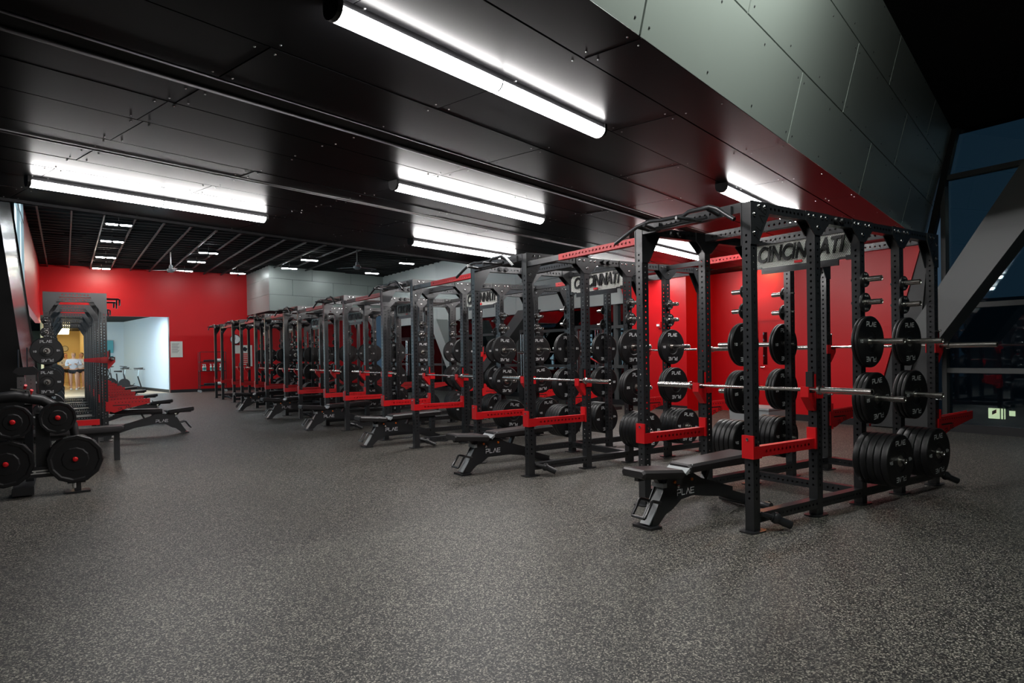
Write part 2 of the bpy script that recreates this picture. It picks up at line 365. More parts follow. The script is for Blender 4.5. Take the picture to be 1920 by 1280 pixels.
ob('corner_mullion', MB().bar((GX-.06, 4.86, 4.9), (GX-.06, 5.26, 3.14), .10, .10).me('cm', ['base']), g1)
# pale bulkhead above the far windows
bh = struct('wall_bulkhead', MB().box(11.96, GX+.2, 12.0, 28.2, 2.66, HZ).me('bh', ['ceildark']))
y = 12.0
while y < 28:
    for z0, z1 in ((2.62, 3.55), (3.56, HZ)):
        ob('bulkhead_panel', MB().box(11.92, 11.955, y+.005, min(28.2, y+2.7)-.005, z0, z1).me('bp', ['cladlt']), bh)
    y += 2.7
tb = struct('wall_bulkhead_corner', MB().prism([(6.62, 26.47), (12.1, 28.05), (12.1, FY), (6.53, FY)], 3.2, HZ, 'z').me('tb', ['ceildark']))
c0 = Vector((6.58, 26.40, 0)); dv = (Vector((12.1, 28.0, 0))-c0).normalized()
for r, (z0, z1, of) in enumerate(((3.17, 3.80, 0), (3.81, 4.43, -.9), (4.44, HZ-.01, 0))):
    s0 = 0; cuts = [0]+[q for q in (1.9+of, 3.8+of, 5.6+of) if q < 5.6]+[5.7]
    for q0, q1 in zip(cuts, cuts[1:]):
        p0 = c0+dv*(q0+.006); p1 = c0+dv*(q1-.006); nn = Vector((-dv.y, dv.x, 0))*.03
        ob('bulkhead_panel', MB().prism([(p0.x, p0.y), (p1.x, p1.y), (p1.x+nn.x, p1.y+nn.y), (p0.x+nn.x, p0.y+nn.y)], z0, z1, 'z').me('bp', ['clad']), tb)
    ob('bulkhead_panel', MB().prism([(6.57, 26.42), (6.60, 26.42), (6.52, FY), (6.49, FY)], z0, z1, 'z').me('bp', ['clad']), tb)
# V columns in front of far windows
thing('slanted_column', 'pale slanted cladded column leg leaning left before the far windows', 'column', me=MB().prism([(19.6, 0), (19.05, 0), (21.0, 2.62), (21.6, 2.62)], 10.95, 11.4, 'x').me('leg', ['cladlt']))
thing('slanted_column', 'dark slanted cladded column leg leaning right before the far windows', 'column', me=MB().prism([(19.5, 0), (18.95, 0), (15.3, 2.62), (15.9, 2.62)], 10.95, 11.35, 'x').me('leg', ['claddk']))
# leaning clad column at far left
lc = MB()
def lcf(z): return -.44-z*.1085
v = []
for Y, dx in ((13.6, 0), (15.0, .135)):
    for z in (0, 4.85):
        v += [(lcf(z)+dx, Y, z), (lcf(z)-3.2, Y, z)]
lc.add(v, [(0, 1, 3, 2), (4, 6, 7, 5), (2, 3, 7, 6)], 1); lc.add([v[0], v[2], v[6], v[4]], [(0, 1, 2, 3)], 0)
struct('wall_column_left', lc.me('lc', ['brush', 'ceildark']))  # near face takes the black slot: shade of the unlit side as colour
lt = MB().bar((lcf(0)+.136, 15.0, 0), (lcf(4.85)+.136, 15.0, 4.85), .04, .04)
struct('trim_4', lt.me('trim_4', ['base']))
# enclosing walls behind / beside the camera (out of frame)
struct('wall_rear', MB().box(-6, GX+.2, -6.2, -6, 0, 4.9).me('wr', ['claddk']))
struct('wall_side', MB().box(-6.2, -6, -6.2, 12, 0, 4.9).me('ws', ['claddk']))
# exterior at night
thing('exterior_ground', 'dark ground outside below the right windows', 'ground', me=MB().box(13.2, 60, -30, 40, -4.2, -4).me('eg', ['brick']))
bx = thing('exterior_building', 'low building outside the right window with one lit room', 'building', (26, 0, -4))
ob('wall', MB().box(0, 6, -12, 30, 0, 7).me('w', ['brick']), bx)
ob('lit_room', MB().box(-.05, -.01, 9.13, 9.62, 2.93, 3.28).me('w', ['exta']), bx)
ob('lit_window', MB().box(-.05, -.01, 8.85, 9.02, 3.05, 3.22).me('w', ['exta']), bx)
ob('door_poster', MB().prism([(9.50, 3.06), (9.38, 3.13), (9.38, 3.25), (9.50, 3.18)], -.08, -.055, 'x').me('w', ['redwall']), bx)
ob('window_bar', MB().box(-.09, -.05, 9.25, 9.27, 2.93, 3.28).box(-.09, -.05, 9.16, 9.18, 2.93, 3.28).me('w', ['base']), bx)
ob('pale_band', MB().box(-.04, -.0, 8.3, 9.95, 2.80, 3.42).me('w', ['claddk']), bx)
# ================================================================== CEILING LIGHTS
def linear_mesh():
    hs = MB().box(-.0, 2.44, -.055, .055, .045, .085)
    df = []
    for x0 in (.012, 1.226):
        d_ = MB(); n = 10; pr = [(.062*math.cos(PI+PI*i/n), .058*math.sin(PI+PI*i/n)) for i in range(n+1)]
        vs = [(x, y_, z_+.045) for x in (x0, x0+1.202) for y_, z_ in pr]
        d_.add(vs, [(i, i+1, i+n+2, i+n+1) for i in range(n)]+[list(range(n+1)), list(range(n+1, 2*n+2))], 0); df.append(d_.me('diffuser', ['lampe'], 60))
    cp = []
    for x0 in (-.02, 2.428):
        n = 10; pr = [(.064*math.cos(PI+PI*i/n), .060*math.sin(PI+PI*i/n)+.045) for i in range(n+1)]+[(.064, .085), (-.064, .085)]
        cp.append(MB().prism([(a, c) for a, c in pr], x0, x0+.03, 'x').me('end_cap', ['plastic']))
    n = 10; pr = [(.0625*math.cos(PI+PI*i/n), .0585*math.sin(PI+PI*i/n)+.045) for i in range(n+1)]
    jn = MB().prism(pr, 1.214, 1.226, 'x').me('joint_clip', ['tubgrey'])
    return hs.me('housing', ['plastic']), df, cp, jn
hs, df, cp, jn = linear_mesh()
LN = [(0, 0, 'long tube light nearest the camera under the black ceiling'), (0, 1, 'long tube light above the closest rack, partly hidden by its top'), (1, -1, None), (1, 0, 'long tube light in the middle of the black ceiling'),
      (1, 1, 'long tube light seen behind the top front corner of the closest rack'), (2, 0, 'long tube light at left along the far ceiling edge'), (2, 1, 'long tube light above the second rack pull-up bar'), (2, 2, 'long tube light hidden low behind the second and closest rack'),
      ]
for n, m_, lab in LN:
    if lab is None: continue
    a = 1.99+4.84*m_+2.42*(n % 2)-(0.06 if n == 2 else 0); nn = 2.785+2.42*n
    T_ = thing('tube_light', lab, 'ceiling light', tuple(an(a, nn, CZ-.085)), math.atan2(A_.y, A_.x), 'tube lights under the black ceiling')
    ob('housing', hs, T_)
    for q in df: ob('diffuser', q, T_)
    for q in cp: ob('end_cap', q, T_)
    ob('joint_clip', jn, T_)
hb = MB().box(-.30, .30, -.08, .08, .02, .10).me('housing', ['plastic']); hl = [MB().box(x, x+.24, -.05, .05, .0, .019).me('lamp', ['spote']) for x in (-.27, .03)]
pos = ['nearest', 'second', 'third', 'farthest']
for cx_, ys, cn in ((1.17, (19.1, 21.9, 25.4, 28.6), 'left row'), (3.85, (22.9, 25.2, 28.0), 'row right of the first fan'), (5.75, (27.9,), 'single spot before the corner bulkhead'), (7.1, (23.0, 25.5), 'pair above the corner bulkhead'), (10.4, (22.2, 25.5), 'pair by the second fan')):
    for i, Y in enumerate(ys):
        T_ = thing('high_bay_light', 'small twin lamp under the high dark deck, %s, %s' % (cn, pos[i]), 'ceiling light', (cx_, Y, HZ-.22), 0, 'small lamps under the high deck')
        ob('housing', hb, T_)
        for q in hl:
            if cn == 'left row' and i > 1: q = q.copy(); q.materials.clear(); q.materials.append(K['spotb'])
            ob('lamp', q, T_)
        ob('hanger', MB().tube([(0, 0, .1), (0, 0, .22)], .008, 6).me('hanger', ['alu']), T_)
def fan(label, x, y, L, bl):
    T_ = thing('ceiling_fan', label, 'ceiling fan', (x, y, HZ), bl)
    ob('rod', MB().tube([(0, 0, -.05), (0, 0, -L)], .018, 8).me('rod', ['alu'], 40), T_)
    ob('mount', MB().lathe([(.0001, 0), (.06, 0), (.05, -.06), (.018, -.1)], n=14).me('mount', ['plastic'], 40), T_)
    ob('motor', MB().lathe([(.02, -L+.12), (.05, -L+.10), (.06, -L), (.12, -L-.03), (.12, -L-.09), (.06, -L-.13), (.0001, -L-.13)], n=18).me('motor', ['tubgrey'], 40), T_)
    b_ = MB().add([(.1, -.04, -L-.05), (.1, .04, -L-.065), (.5, .075, -L-.07), (.72, .05, -L-.075), (.72, -.03, -L-.065), (.5, -.06, -L-.05),
                   (.1, -.04, -L-.056), (.1, .04, -L-.071), (.5, .075, -L-.076), (.72, .05, -L-.081), (.72, -.03, -L-.071), (.5, -.06, -L-.056)],
                  [(0, 1, 2, 5), (5, 2, 3, 4), (6, 7, 8, 11), (11, 8, 9, 10)]+[(i, (i+1) % 6, (i+1) % 6+6, i+6) for i in range(6)]).me('blade', ['alu'])
    for k in range(3): ob('blade', b_, T_, rot=(0, 0, k*2*PI/3))
fan('grey three-bladed ceiling fan on a rod, before the far red wall', 2.9, 24.0, .62, .6)
fan('grey three-bladed ceiling fan on a rod, before the corner bulkhead', 7.9, 20.6, .62, .2)
# lamps out of frame that light the near side of the hall (high deck above / behind the camera)
for X, Y, lab in ((2.33, 1.30, 'long tube light under the near high deck close to the leaning panels'),):
    T_ = thing('tube_light', lab, 'ceiling light', (X, Y, 4.76), rot=(math.radians(97), 0, math.atan2(A_.y, A_.x)))
    ob('housing', hs, T_)
    for q in df:
        q2 = q.copy(); q2.materials.clear(); q2.materials.append(K['lampe2']); ob('diffuser', q2, T_)
# ================================================================== RACK PARTS
H = 2.49; W = 1.124; PX = [0, .838, 1.524, 2.210, 2.896]; S = .0762; PP = 2.8986
RX0, RY0 = 4.298, 3.1453
me_post = perf(H-.01, S, S, s0=.12, s1=.3).me('post', ['black'])
me_foot = MB().prism([(-.095, -.05), (-.06, -.07), (.06, -.07), (.095, -.05), (.095, .05), (.06, .07), (-.06, .07), (-.095, .05)], 0, .01, 'z').me('foot_plate', ['black'])
for x_ in (-.07, .07): pass
def beamx(L, hy=True): return perf(L, S, S, hx=False, hy=hy, r=.0112, T=RX)
seg = {i: beamx(PX[i+1]-PX[i]-S).me('top_beam', ['black']) for i in range(4)}
me_cross = perf(W-S, S, S, hx=True, hy=False, r=.0112, T=RY).me('cross_beam', ['black'])
me_base = perf(PX[4]-S, .074, .074, hx=False, hy=True, T=RX).me('base_beam', ['black'])
me_basec = perf(W-S, .074, .074, hx=True, hy=False, T=RY).me('base_cross', ['black'])
corner_poly = [(-.042, -.325), (-.042, 0.001), (.185, 0.001), (.185, -.082), (.042, -.325)]
me_corner = MB().prism(corner_poly, -.008, 0, 'y').me('corner_plate', ['black'])
me_cornerm = MB().prism([(-a, c) for a, c in corner_poly], -.008, 0, 'y').me('corner_plate', ['black'])
gp = [(-.165, .001), (.165, .001), (.165, -.075), (.045, -.185), (-.045, -.185), (-.165, -.075)]
me_gus = MB().prism(gp, -.008, 0, 'y').me('gusset_plate', ['black'])
cl = MB(); letter(cl, 'PLVE', .062, .008, (.075, -.0085, -.15), (.42, 0, .907), (-.907, 0, .42)); me_cl = cl.me('lettering', ['blackprint'])
cl = MB(); letter(cl, 'PLVE', .062, .008, (-.075, -.0085, -.15), (.42, 0, -.907), (.907, 0, .42)); me_clm = cl.me('lettering', ['blackprint'])
def bolts(pts, y):
    b_ = MB()
    for px, pz in pts:
        b_.lathe([(.0165, 0), (.0165, .004), (.011, .010), (.0001, .011)], (px, y, pz), (0, -1 if y < .5 else 1, 0), 8)
    return b_
bp_ = [(-.0, -.10), (0, -.24), (.06, -.035), (.13, -.035)]
for i in (1, 2, 3): bp_ += [(PX[i]-.12, -.035), (PX[i]-.055, -.035), (PX[i]+.055, -.035), (PX[i]+.12, -.035), (PX[i], -.12)]
bp_ += [(PX[4], -.10), (PX[4], -.24), (PX[4]-.06, -.035), (PX[4]-.13, -.035)]
bb = bolts([(a, c+H) for a, c in bp_], -S/2-.008); bb2 = bolts([(a, c+H) for a, c in bp_], W+S/2+.008)
k_ = len(bb.v); bb.v += bb2.v; bb.f += [[i+k_ for i in f] for f in bb2.f]; bb.m += bb2.m
me_bolts = bb.me('bolts', ['chrome'], 40)
def peg(L): # along -Y from post face, with flange and rear bolt
    return MB().lathe([(.0001, 0), (.045, 0), (.045, .008), (.0245, .010), (.0245, L), (.020, L+.004), (.017, L), (.017, L-.05), (.0001, L-.05)], d=(0, -1, 0), n=16).lathe([(.0001, -S-.02), (.014, -S-.02), (.014, -S+.0), (.0001, -S)], d=(0, -1, 0), n=6).me('plate_peg', ['steel'], 40)
me_peg = {True: peg(.345), False: peg(.165)}
PEGZ = [1.975, 1.775, 1.43, .94, .42]
# red bar cup; built facing -X from post centre
cup = MB().prism([(-.039, .15), (-.055, .15), (-.055, .0), (-.135, .0), (-.135, .05), (-.15, .05), (-.15, -.035), (-.055, -.15), (-.039, -.15)], -.035, .035, 'y')
cup.box(-.039, .045, -.046, -.039, -.05, .05).box(-.039, .045, .039, .046, -.05, .05)
me_cup = cup.me('bar_cup', ['red'])
cpad = MB().box(-.082, -.055, -.030, .030, .045, .17).box(-.135, -.055, -.036, .036, 0, .009)
me_cpad = cpad.me('cup_liner', ['plastic'])
cl = MB(); letter(cl, 'PLVE', .026, .004, (-.068, -.0305, .108), (0, 0, 1), (-1, 0, 0)); me_cplet = cl.me('lettering', ['print'])
# red safety bar between post 0 and 1 ; local origin post0 centre
sf = perf(PX[1]-S-.004, .082, .056, hx=False, hy=True, pitch=.0508, r=.0115, T=Matrix.Translation((S/2+.002, 0, .600)) @ RX)
for x_ in (0, PX[1]):
    sg = -1 if x_ == 0 else 1
    sf.box(x_-.05, x_+.05, -.048, -.0385, .56, .73) if False else None
sf.box(-.052, -.0385, -.052, .052, .555, .73).box(-.052, .052, -.052, -.0385, .555, .645)
sf.box(PX[1]-.0605, PX[1]-.0385, -.040, .040, .555, .73)
me_safe = sf.me('safety_bar', ['red'])
me_safeb2 = MB().lathe([(.012, 0), (.012, .006), (.0001, .007)], (-.052, 0, .70), (-1, 0, 0), 8).me('safety_pin', ['chrome'], 40)
me_safeb = MB().lathe([(.012, 0), (.012, .006), (.0001, .007)], (.0, -.052, .69), (0, -1, 0), 8).me('safety_pin', ['chrome'], 40)
# spotter arm from post face toward +X (local origin post centre)
def spotter(L, z0=.50, z1=.67, zt=.62):
    s_ = MB()
    s_.prism([(.039, z0), (.039, z1+.0), (L, z1+.02), (L, zt-.01), (.30, z0+.03), (.12, z0-.03)], -.030, -.024, 'y')
    s_.prism([(.039, z0), (.039, z1+.0), (L, z1+.02), (L, zt-.01), (.30, z0+.03), (.12, z0-.03)], .024, .030, 'y')
    s_.box(.039, L, -.024, .024, z1-.03, z1-.02)
    s_.box(-.0, .055, -.052, -.0385, .50, .66).box(.0385, .055, -.052, .052, .46, .75).box(0, .05, .0385, .052, .50, .66)
    return s_
me_arm = spotter(.82).me('spotter_arm', ['red'])
ah = MB()
for i in range(12): ah.lathe([(.0085, .0), (.0085, .0008), (.0001, .0008)], (.14+i*.0508, -.030, .640), (0, -1, 0), 8)
ah.box(.10, .34, -.0312, -.030, .585, .60)
letter(ah, 'PLVE', .045, .007, (.28, -.0304, .545), (.97, 0, .24), (-.24, 0, .97))
me_armp = ah.me('arm_slot', ['blackprint'])
me_armpad = MB().box(.08, .80, -.024, .024, .655, .668).me('arm_liner', ['plastic'])
pull = MB().tube([(-.2, 1.25, 2.34), (-.2, 1.10, 2.40), (-.2, .975, 2.446), (-.2, .82, 2.468), (-.2, .70, 2.455), (-.2, .46, 2.448), (-.2, .41, 2.47), (-.2, .20, 2.47), (-.2, .13, 2.44), (-.2, .02, 2.36), (-.2, -.02, 2.335)], .0165, 10)
me_pull = pull.me('pull_up_bar', ['black'], 50)
pull = MB().tube([(-.06, .98, 2.43), (-.20, .98, 2.446)], .016, 8).tube([(-.06, .24, 2.43), (-.2, .24, 2.468)], .016, 8).tube([(-.07, .86, 2.41), (-.30, .80, 2.42)], .014, 8).tube([(-.07, .40, 2.41), (-.30, .45, 2.42)], .014, 8).tube([(-.12, .30, 2.415), (-.12, .90, 2.415)], .014, 8)
pull.box(-.06, -.038, .12, .30, 2.405, 2.475).box(-.06, -.038, .86, 1.05, 2.405, 2.475)
me_pull2 = pull.me('pull_up_bracket', ['black'], 50)
me_bandpin = MB().lathe([(.022, 0), (.03, .015), (.022, .03), (.0001, .03)], (0, -.0, 0), (0, -1, 0), 10).me('band_knob', ['plastic'], 40)
LB = PP-W-S
me_linkred = perf(1.13, .06, .062, hx=True, hy=False, r=.0112, T=RY).me('connecting_beam', ['red'])
me_linkblk = MB().box(-.026, .026, 1.13, LB, -.028, .028).me('connecting_sleeve', ['black'])
me_pivot = MB().tube([(.05, -.035, .13), (.14, -.10, .10)], .02, 8).tube([(.12, -.08, .11), (.23, -.17, .045)], .032, 10).lathe([(.040, -.02), (.046, 0), (.040, .02)], (.14, -.10, .10), (.6, -.5, -.3), 10).me('pivot_tube', ['black'], 40)
me_pin = MB().tube([(0, 0, 0), (0, -.03, .004)], .006, 6).ball((0, -.034, .005), .011, n=5).me('pull_pin', ['chrome'], 40)
# sign: pale backing, black hex mesh, black raised lettering with a red mark
SW, SH = W-S-.01, .255
def sign_meshes():
    poly = [(0, .0), (.12, .0), (.15, -.035), (SW-.15, -.035), (SW-.12, 0), (SW, 0), (SW, SH-.06), (SW-.06, SH), (.06, SH), (0, SH-.06)]
    back = MB().prism(poly, .002, .006, 'x'); 
    p = .0165; r = p*.47; R = p/math.sqrt(3); hx = MB(); row = 0; z = p*.5
    while z < SH-.01:
        y_ = .012+(p/2 if row % 2 else 0)
        while y_ < SW-.012:
            if not ((y_ < .05 or y_ > SW-.05) and z > SH-.055):
                vo = [(-.001, y_+R*math.sin(k*PI/3), z+R*math.cos(k*PI/3)) for k in range(6)]; vi = [(-.001, y_+r*math.sin(k*PI/3), z+r*math.cos(k*PI/3)) for k in range(6)]
                hx.add(vo+vi, [(k, (k+1) % 6, (k+1) % 6+6, k+6) for k in range(6)])
            y_ += p
        z += p*.866; row += 1
    rim = MB()
    P3 = [(0, y, z) for y, z in poly]
    for a, c in zip(P3, P3[1:]+P3[:1]): rim.bar(a, c, .014, .018)
    rim.box(-.006, .006, .12, SW-.12, -.06, .0)
    rim.box(-.012, .03, -.005, .05, -.02, .02).box(-.012, .03, SW-.05, SW+.005, -.02, .02)
    return back.me('sign_backing', ['signback']), hx.me('sign_mesh', ['mesh']), rim.me('sign_rim', ['black'])
sb, sh_, sr = sign_meshes()
fc = bpy.data.curves.new('t', 'FONT'); fc.body = 'CINCINNATI'; fc.size = .21; fc.shear = .25; fc.extrude = .006; fc.offset = .0045; fc.align_x = 'CENTER'; fc.align_y = 'CENTER'; fc.space_character = .98
fo = bpy.data.objects.new('t', fc); COL.objects.link(fo); bpy.context.view_layer.update()
me_txt = bpy.data.meshes.new_from_object(fo.evaluated_get(bpy.context.evaluated_depsgraph_get())); bpy.data.objects.remove(fo)
me_txt.materials.clear(); me_txt.materials.append(K['blackprint']); me_txt.name = 'lettering'
xs = [v_.co.x for v_ in me_txt.vertices]; sc_x = (SW*.86)/(max(xs)-min(xs))
me_txt.transform(Matrix(((0, 0, -1, -.010), (-sc_x, 0, 0, SW/2), (0, 1.0, 0, SH*.5-.005), (0, 0, 0, 1))))
me_redm = MB().box(-.02, -.012, SW/2-.05, SW/2+.03, .012, .035).me('red_mark', ['red'])
# ---- weight plates
def plate(R, t, num, both=True):
    hr = .0258
    b_ = MB().lathe([(hr+.02, -t/2+.004), (R*.40, -t/2+.004), (R*.43, -t/2+.0), (R*.90, -t/2), (R*.92, -t/2-.0), (R*.965, -t/2), (R-.001, -t/2+.006), (R, -t/2+.010), (R, t/2-.010), (R-.001, t/2-.006), (R*.965, t/2), (R*.43, t/2), (R*.40, t/2-.004), (hr+.02, t/2-.004)], d=(0, 1, 0), n=48, closed=True)
    ins = MB().lathe([(hr, -t/2+.002), (hr+.022, -t/2+.002), (hr+.022, t/2-.002), (hr, t/2-.002)], d=(0, 1, 0), n=24, closed=True)
    le = MB(); h = R*.16; th_ = R*.030
    for sgn in ((1, -1) if both else (1,)):
        yy = -sgn*(t/2+.0003); U = Vector((sgn, 0, 0)); V = Vector((0, 0, 1))
        letter(le, 'PLVE', h, th_, (0, yy, R*.68), U, V); letter(le, 'PLVE', h, th_, (0, yy, -R*.68), -U, -V)
        letter(le, num, h*.62, th_*.9, Vector((0, yy, 0))-U*R*.70, U, V); letter(le, num, h*.62, th_*.9, Vector((0, yy, 0))+U*R*.70, -U, -V)
    return b_, ins, le
PL = {}
for key, R, t_, num in (('45', .225, .058, '45'), ('25', .225, .036, '25'), ('10', .225, .029, '10'), ('5', .085, .022, '5'), ('2', .068, .018, '2')):
    b_, ins, le = plate(R, t_, num)
    full = MB(); 
    for q, mi in ((b_, 0), (ins, 1), (le, 2)):
        k0 = len(full.v); full.v += q.v; full.f += [[i+k0 for i in f] for f in q.f]; full.m += [mi]*len(q.f)
    pm = full.me('weight_plate', ['rubber', 'steel', 'print'], 30)
    PL[key] = (b_.me('weight_plate', ['rubber'], 30), ins.me('steel_insert', ['steel'], 30), le.me('lettering', ['print']), pm, t_, R)
LVL = [('2', 1), ('5', 1), ('10', 2), ('25', 3), ('45', 5)]
LVN = {'2': 'smallest change plate', '5': 'small five pound plate', '10': 'ten pound bumper plate', '25': 'twenty-five pound bumper plate', '45': 'forty-five pound bumper plate'}
ORD = ['innermost', 'second', 'third', 'fourth', 'outermost']
def add_plate(key, loc, ang, label, group, detail):
    bm_, ins, le, pm, t_, R = PL[key]
    if detail:
        o = thing('weight_plate', label, 'weight plate', loc, 0, group, me=bm_, rot=(0, ang, 0)); ob('steel_insert', ins, o); ob('lettering', le, o)
    else: o = thing('weight_plate', label, 'weight plate', loc, 0, group, me=pm, rot=(0, ang, 0))
    return o
stuffP = MB()
def stuff_plate(key, loc):
    t_, R = PL[key][4], PL[key][5]
    stuffP.lathe([(.03, -t_/2), (R*.96, -t_/2), (R, -t_/2+.008), (R, t_/2-.008), (R*.96, t_/2), (.03, t_/2)], loc, (0, 1, 0), 32, closed=True)
def load_column(x, yface, sg, rackname, post, mode, levels=PEGZ, detail=False, ang0=True):
    """sg -1: pegs toward -Y.  mode 'all' or 'outer'"""
    for (key, n), z in zip(LVL, levels):
        t_ = PL[key][4]; y_ = yface+sg*.012
        for i in range(n):
            yc = y_+sg*(t_/2+i*(t_+.0015)); loc = (x, yc, z-.0012)
            last = i == n-1
            if mode == 'all' or last:
                w_ = ('outermost' if last else ORD[i]) if n > 1 else 'single'
                lab = '%s %s, %s peg, %s' % (w_, LVN[key], post, rackname)
                add_plate(key, loc, random.uniform(-.12, .12) if key in ('45', '25') else random.uniform(-.05, .05), lab, 'plates on the racks', detail)
            else: stuff_plate(key, loc)
# ---- barbell
def bar_meshes():
    sh = MB().tube([(0, -.655, 0), (0, .655, 0)], .014, 12).me('shaft', ['steel'], 40)
    sl = MB().lathe([(.014, -.0), (.037, 0), (.037, .022), (.026, .03), (.025, .43), (.021, .433), (.017, .43), (.017, .40), (.0001, .40)], n=18, d=(0, 1, 0)).me('sleeve', ['steel'], 30)
    return sh, sl
bsh, bsl = bar_meshes()
def barbell(x, y, z, label):
    T_ = thing('barbell', label, 'barbell', (x, y, z), 0, 'barbells racked on the cups')
    ob('shaft', bsh, T_); ob('sleeve', bsl, T_, (0, .65, 0)); ob('sleeve', bsl, T_, (0, -.65, 0), (0, 0, PI))
# ---- adjustable bench, local x=0 at aisle end of pads, runs +x
def rpad(x0, x1, wa, wb, z0, z1, dz=0):
    m_ = MB(); r = .02; n = 5
    def ring(x, w_, ins, z0_, z1_): return [(x, -w_/2+ins, z0_), (x, -w_/2, z0_+.02), (x, -w_/2, z1_-.02), (x, -w_/2+.02, z1_), (x, w_/2-.02, z1_), (x, w_/2, z1_-.02), (x, w_/2, z0_+.02), (x, w_/2-ins, z0_)]
    R_ = [ring(x0, wa-.03, .02, z0+.012, z1-.012), ring(x0+.015, wa, .01, z0, z1), ring(x1-.03, wb, .01, z0+dz, z1+dz), ring(x1, wb-.03, .02, z0+.012+dz, z1-.012+dz)]
    vs = [p for q in R_ for p in q]; fs = [(i*8+j, i*8+(j+1) % 8, (i+1)*8+(j+1) % 8, (i+1)*8+j) for i in range(3) for j in range(8)]+[tuple(range(8)), tuple(range(24, 32))]
    return m_.add(vs, fs)
b_seat = rpad(0, .44, .26, .30, .405, .475, -.035).me('seat_pad', ['pad'], 30)
bk_ = rpad(.52, 1.36, .24, .30, .395, .465, .025)
b_back = bk_.me('back_pad', ['pad'], 30)
b_wedge = MB().prism([(.47, .40), (.56, .466), (.56, .44), (.49, .385)], -.11, .11, 'y').me('pad_end_plate', ['tubgrey'])
b_side = MB()
for y0 in (-.056, .050):
    b_side.prism([(.34, .40), (.46, .36), (.62, .385), (.72, .33), (1.12, .21), (1.12, .125), (.80, .17), (.62, .20), (.48, .185), (.38, .12), (.30, .09), (.22, .02), (.145, .02), (.17, .09)], y0, y0+.006, 'y')
b_side = b_side.me('side_plate', ['black'])
b_leg = MB().bar((.16, 0, .02), (.40, 0, .37), .098, .07, rollv=(0, 1, 0)).me('front_leg', ['black'])
b_legf = MB().bar((.122, 0, .03), (.348, 0, .352), .10, .006, rollv=(0, 1, 0)).box(.27, .31, -.062, .062, .30, .335).me('leg_cover', ['tubgrey'])
b_foot = MB().box(.09, .21, -.10, .10, 0, .02).me('foot', ['black'])
b_hand = MB().tube([(.24, .062, .19), (.15, .066, .215), (.135, .066, .21), (.055, .066, .095)], .013, 8).tube([(.24, -.062, .19), (.15, -.066, .215), (.135, -.066, .21), (.055, -.066, .095)], .013, 8).tube([(.055, -.066, .095), (.055, .066, .095)], .013, 8).me('handle', ['black'], 40)
b_spine = MB().bar((.60, 0, .30), (1.36, 0, .06), .07, .08, rollv=(0, 1, 0)).me('rear_spine', ['black'])
b_rear = MB().tube([(1.36, -.26, .04), (1.36, .26, .04)], .032, 12).me('rear_foot', ['black'], 40)
b_sup = MB().bar((.80, 0, .28), (.86, 0, .40), .05, .03, rollv=(0, 1, 0)).bar((.32, 0, .30), (.22, 0, .41), .05, .03, rollv=(0, 1, 0)).box(.52, 1.30, -.02, .02, .375, .396).box(.04, .42, -.02, .02, .375, .40).me('pad_support', ['black'])
b_knob = MB().lathe([(.014, 0), (.014, .03), (.008, .034), (.0001, .034)], (.42, -.056, .30), (0, -1, 0), 10).me('adjust_knob', ['chrome'], 40)
b_knob2 = MB().lathe([(.012, 0), (.012, .012), (.0001, .012)], (.40, -.056, .335), (0, -1, 0), 8).lathe([(.012, 0), (.012, .012), (.0001, .012)], (.60, -.056, .335), (0, -1, 0), 8).me('orange_cap', ['orange'], 40)
le = MB(); letter(le, 'PLVE', .045, .0065, (.53, -.0575, .245), (1, 0, .0), (0, 0, 1)); letter(le, 'PLVE', .045, .0065, (.53, .0575, .245), (-1, 0, 0), (0, 0, 1)); b_let = le.me('lettering', ['print'])
b_wheel = MB().lathe([(.0001, -.012), (.035, -.012), (.035, .012), (.0001, .012)], (1.40, -.2, .038), (0, 1, 0), 14).me('wheel', ['rubber'], 40)
def bench(x, y, rz, label):
    T_ = thing('weight_bench', label, 'bench', (x, y, 0), rz, 'adjustable benches in the racks')
    for n_, m_ in (('seat_pad', b_seat), ('back_pad', b_back), ('pad_end_plate', b_wedge), ('side_plate', b_side), ('front_leg', b_leg), ('leg_cover', b_legf), ('foot', b_foot), ('handle', b_hand), ('rear_spine', b_spine), ('rear_foot', b_rear), ('pad_support', b_sup), ('adjust_knob', b_knob), ('orange_cap', b_knob2)):
        o = ob(n_, m_, T_)
        if n_ == 'side_plate': ob('lettering', b_let, o)
    ob('wheel', b_wheel, T_)
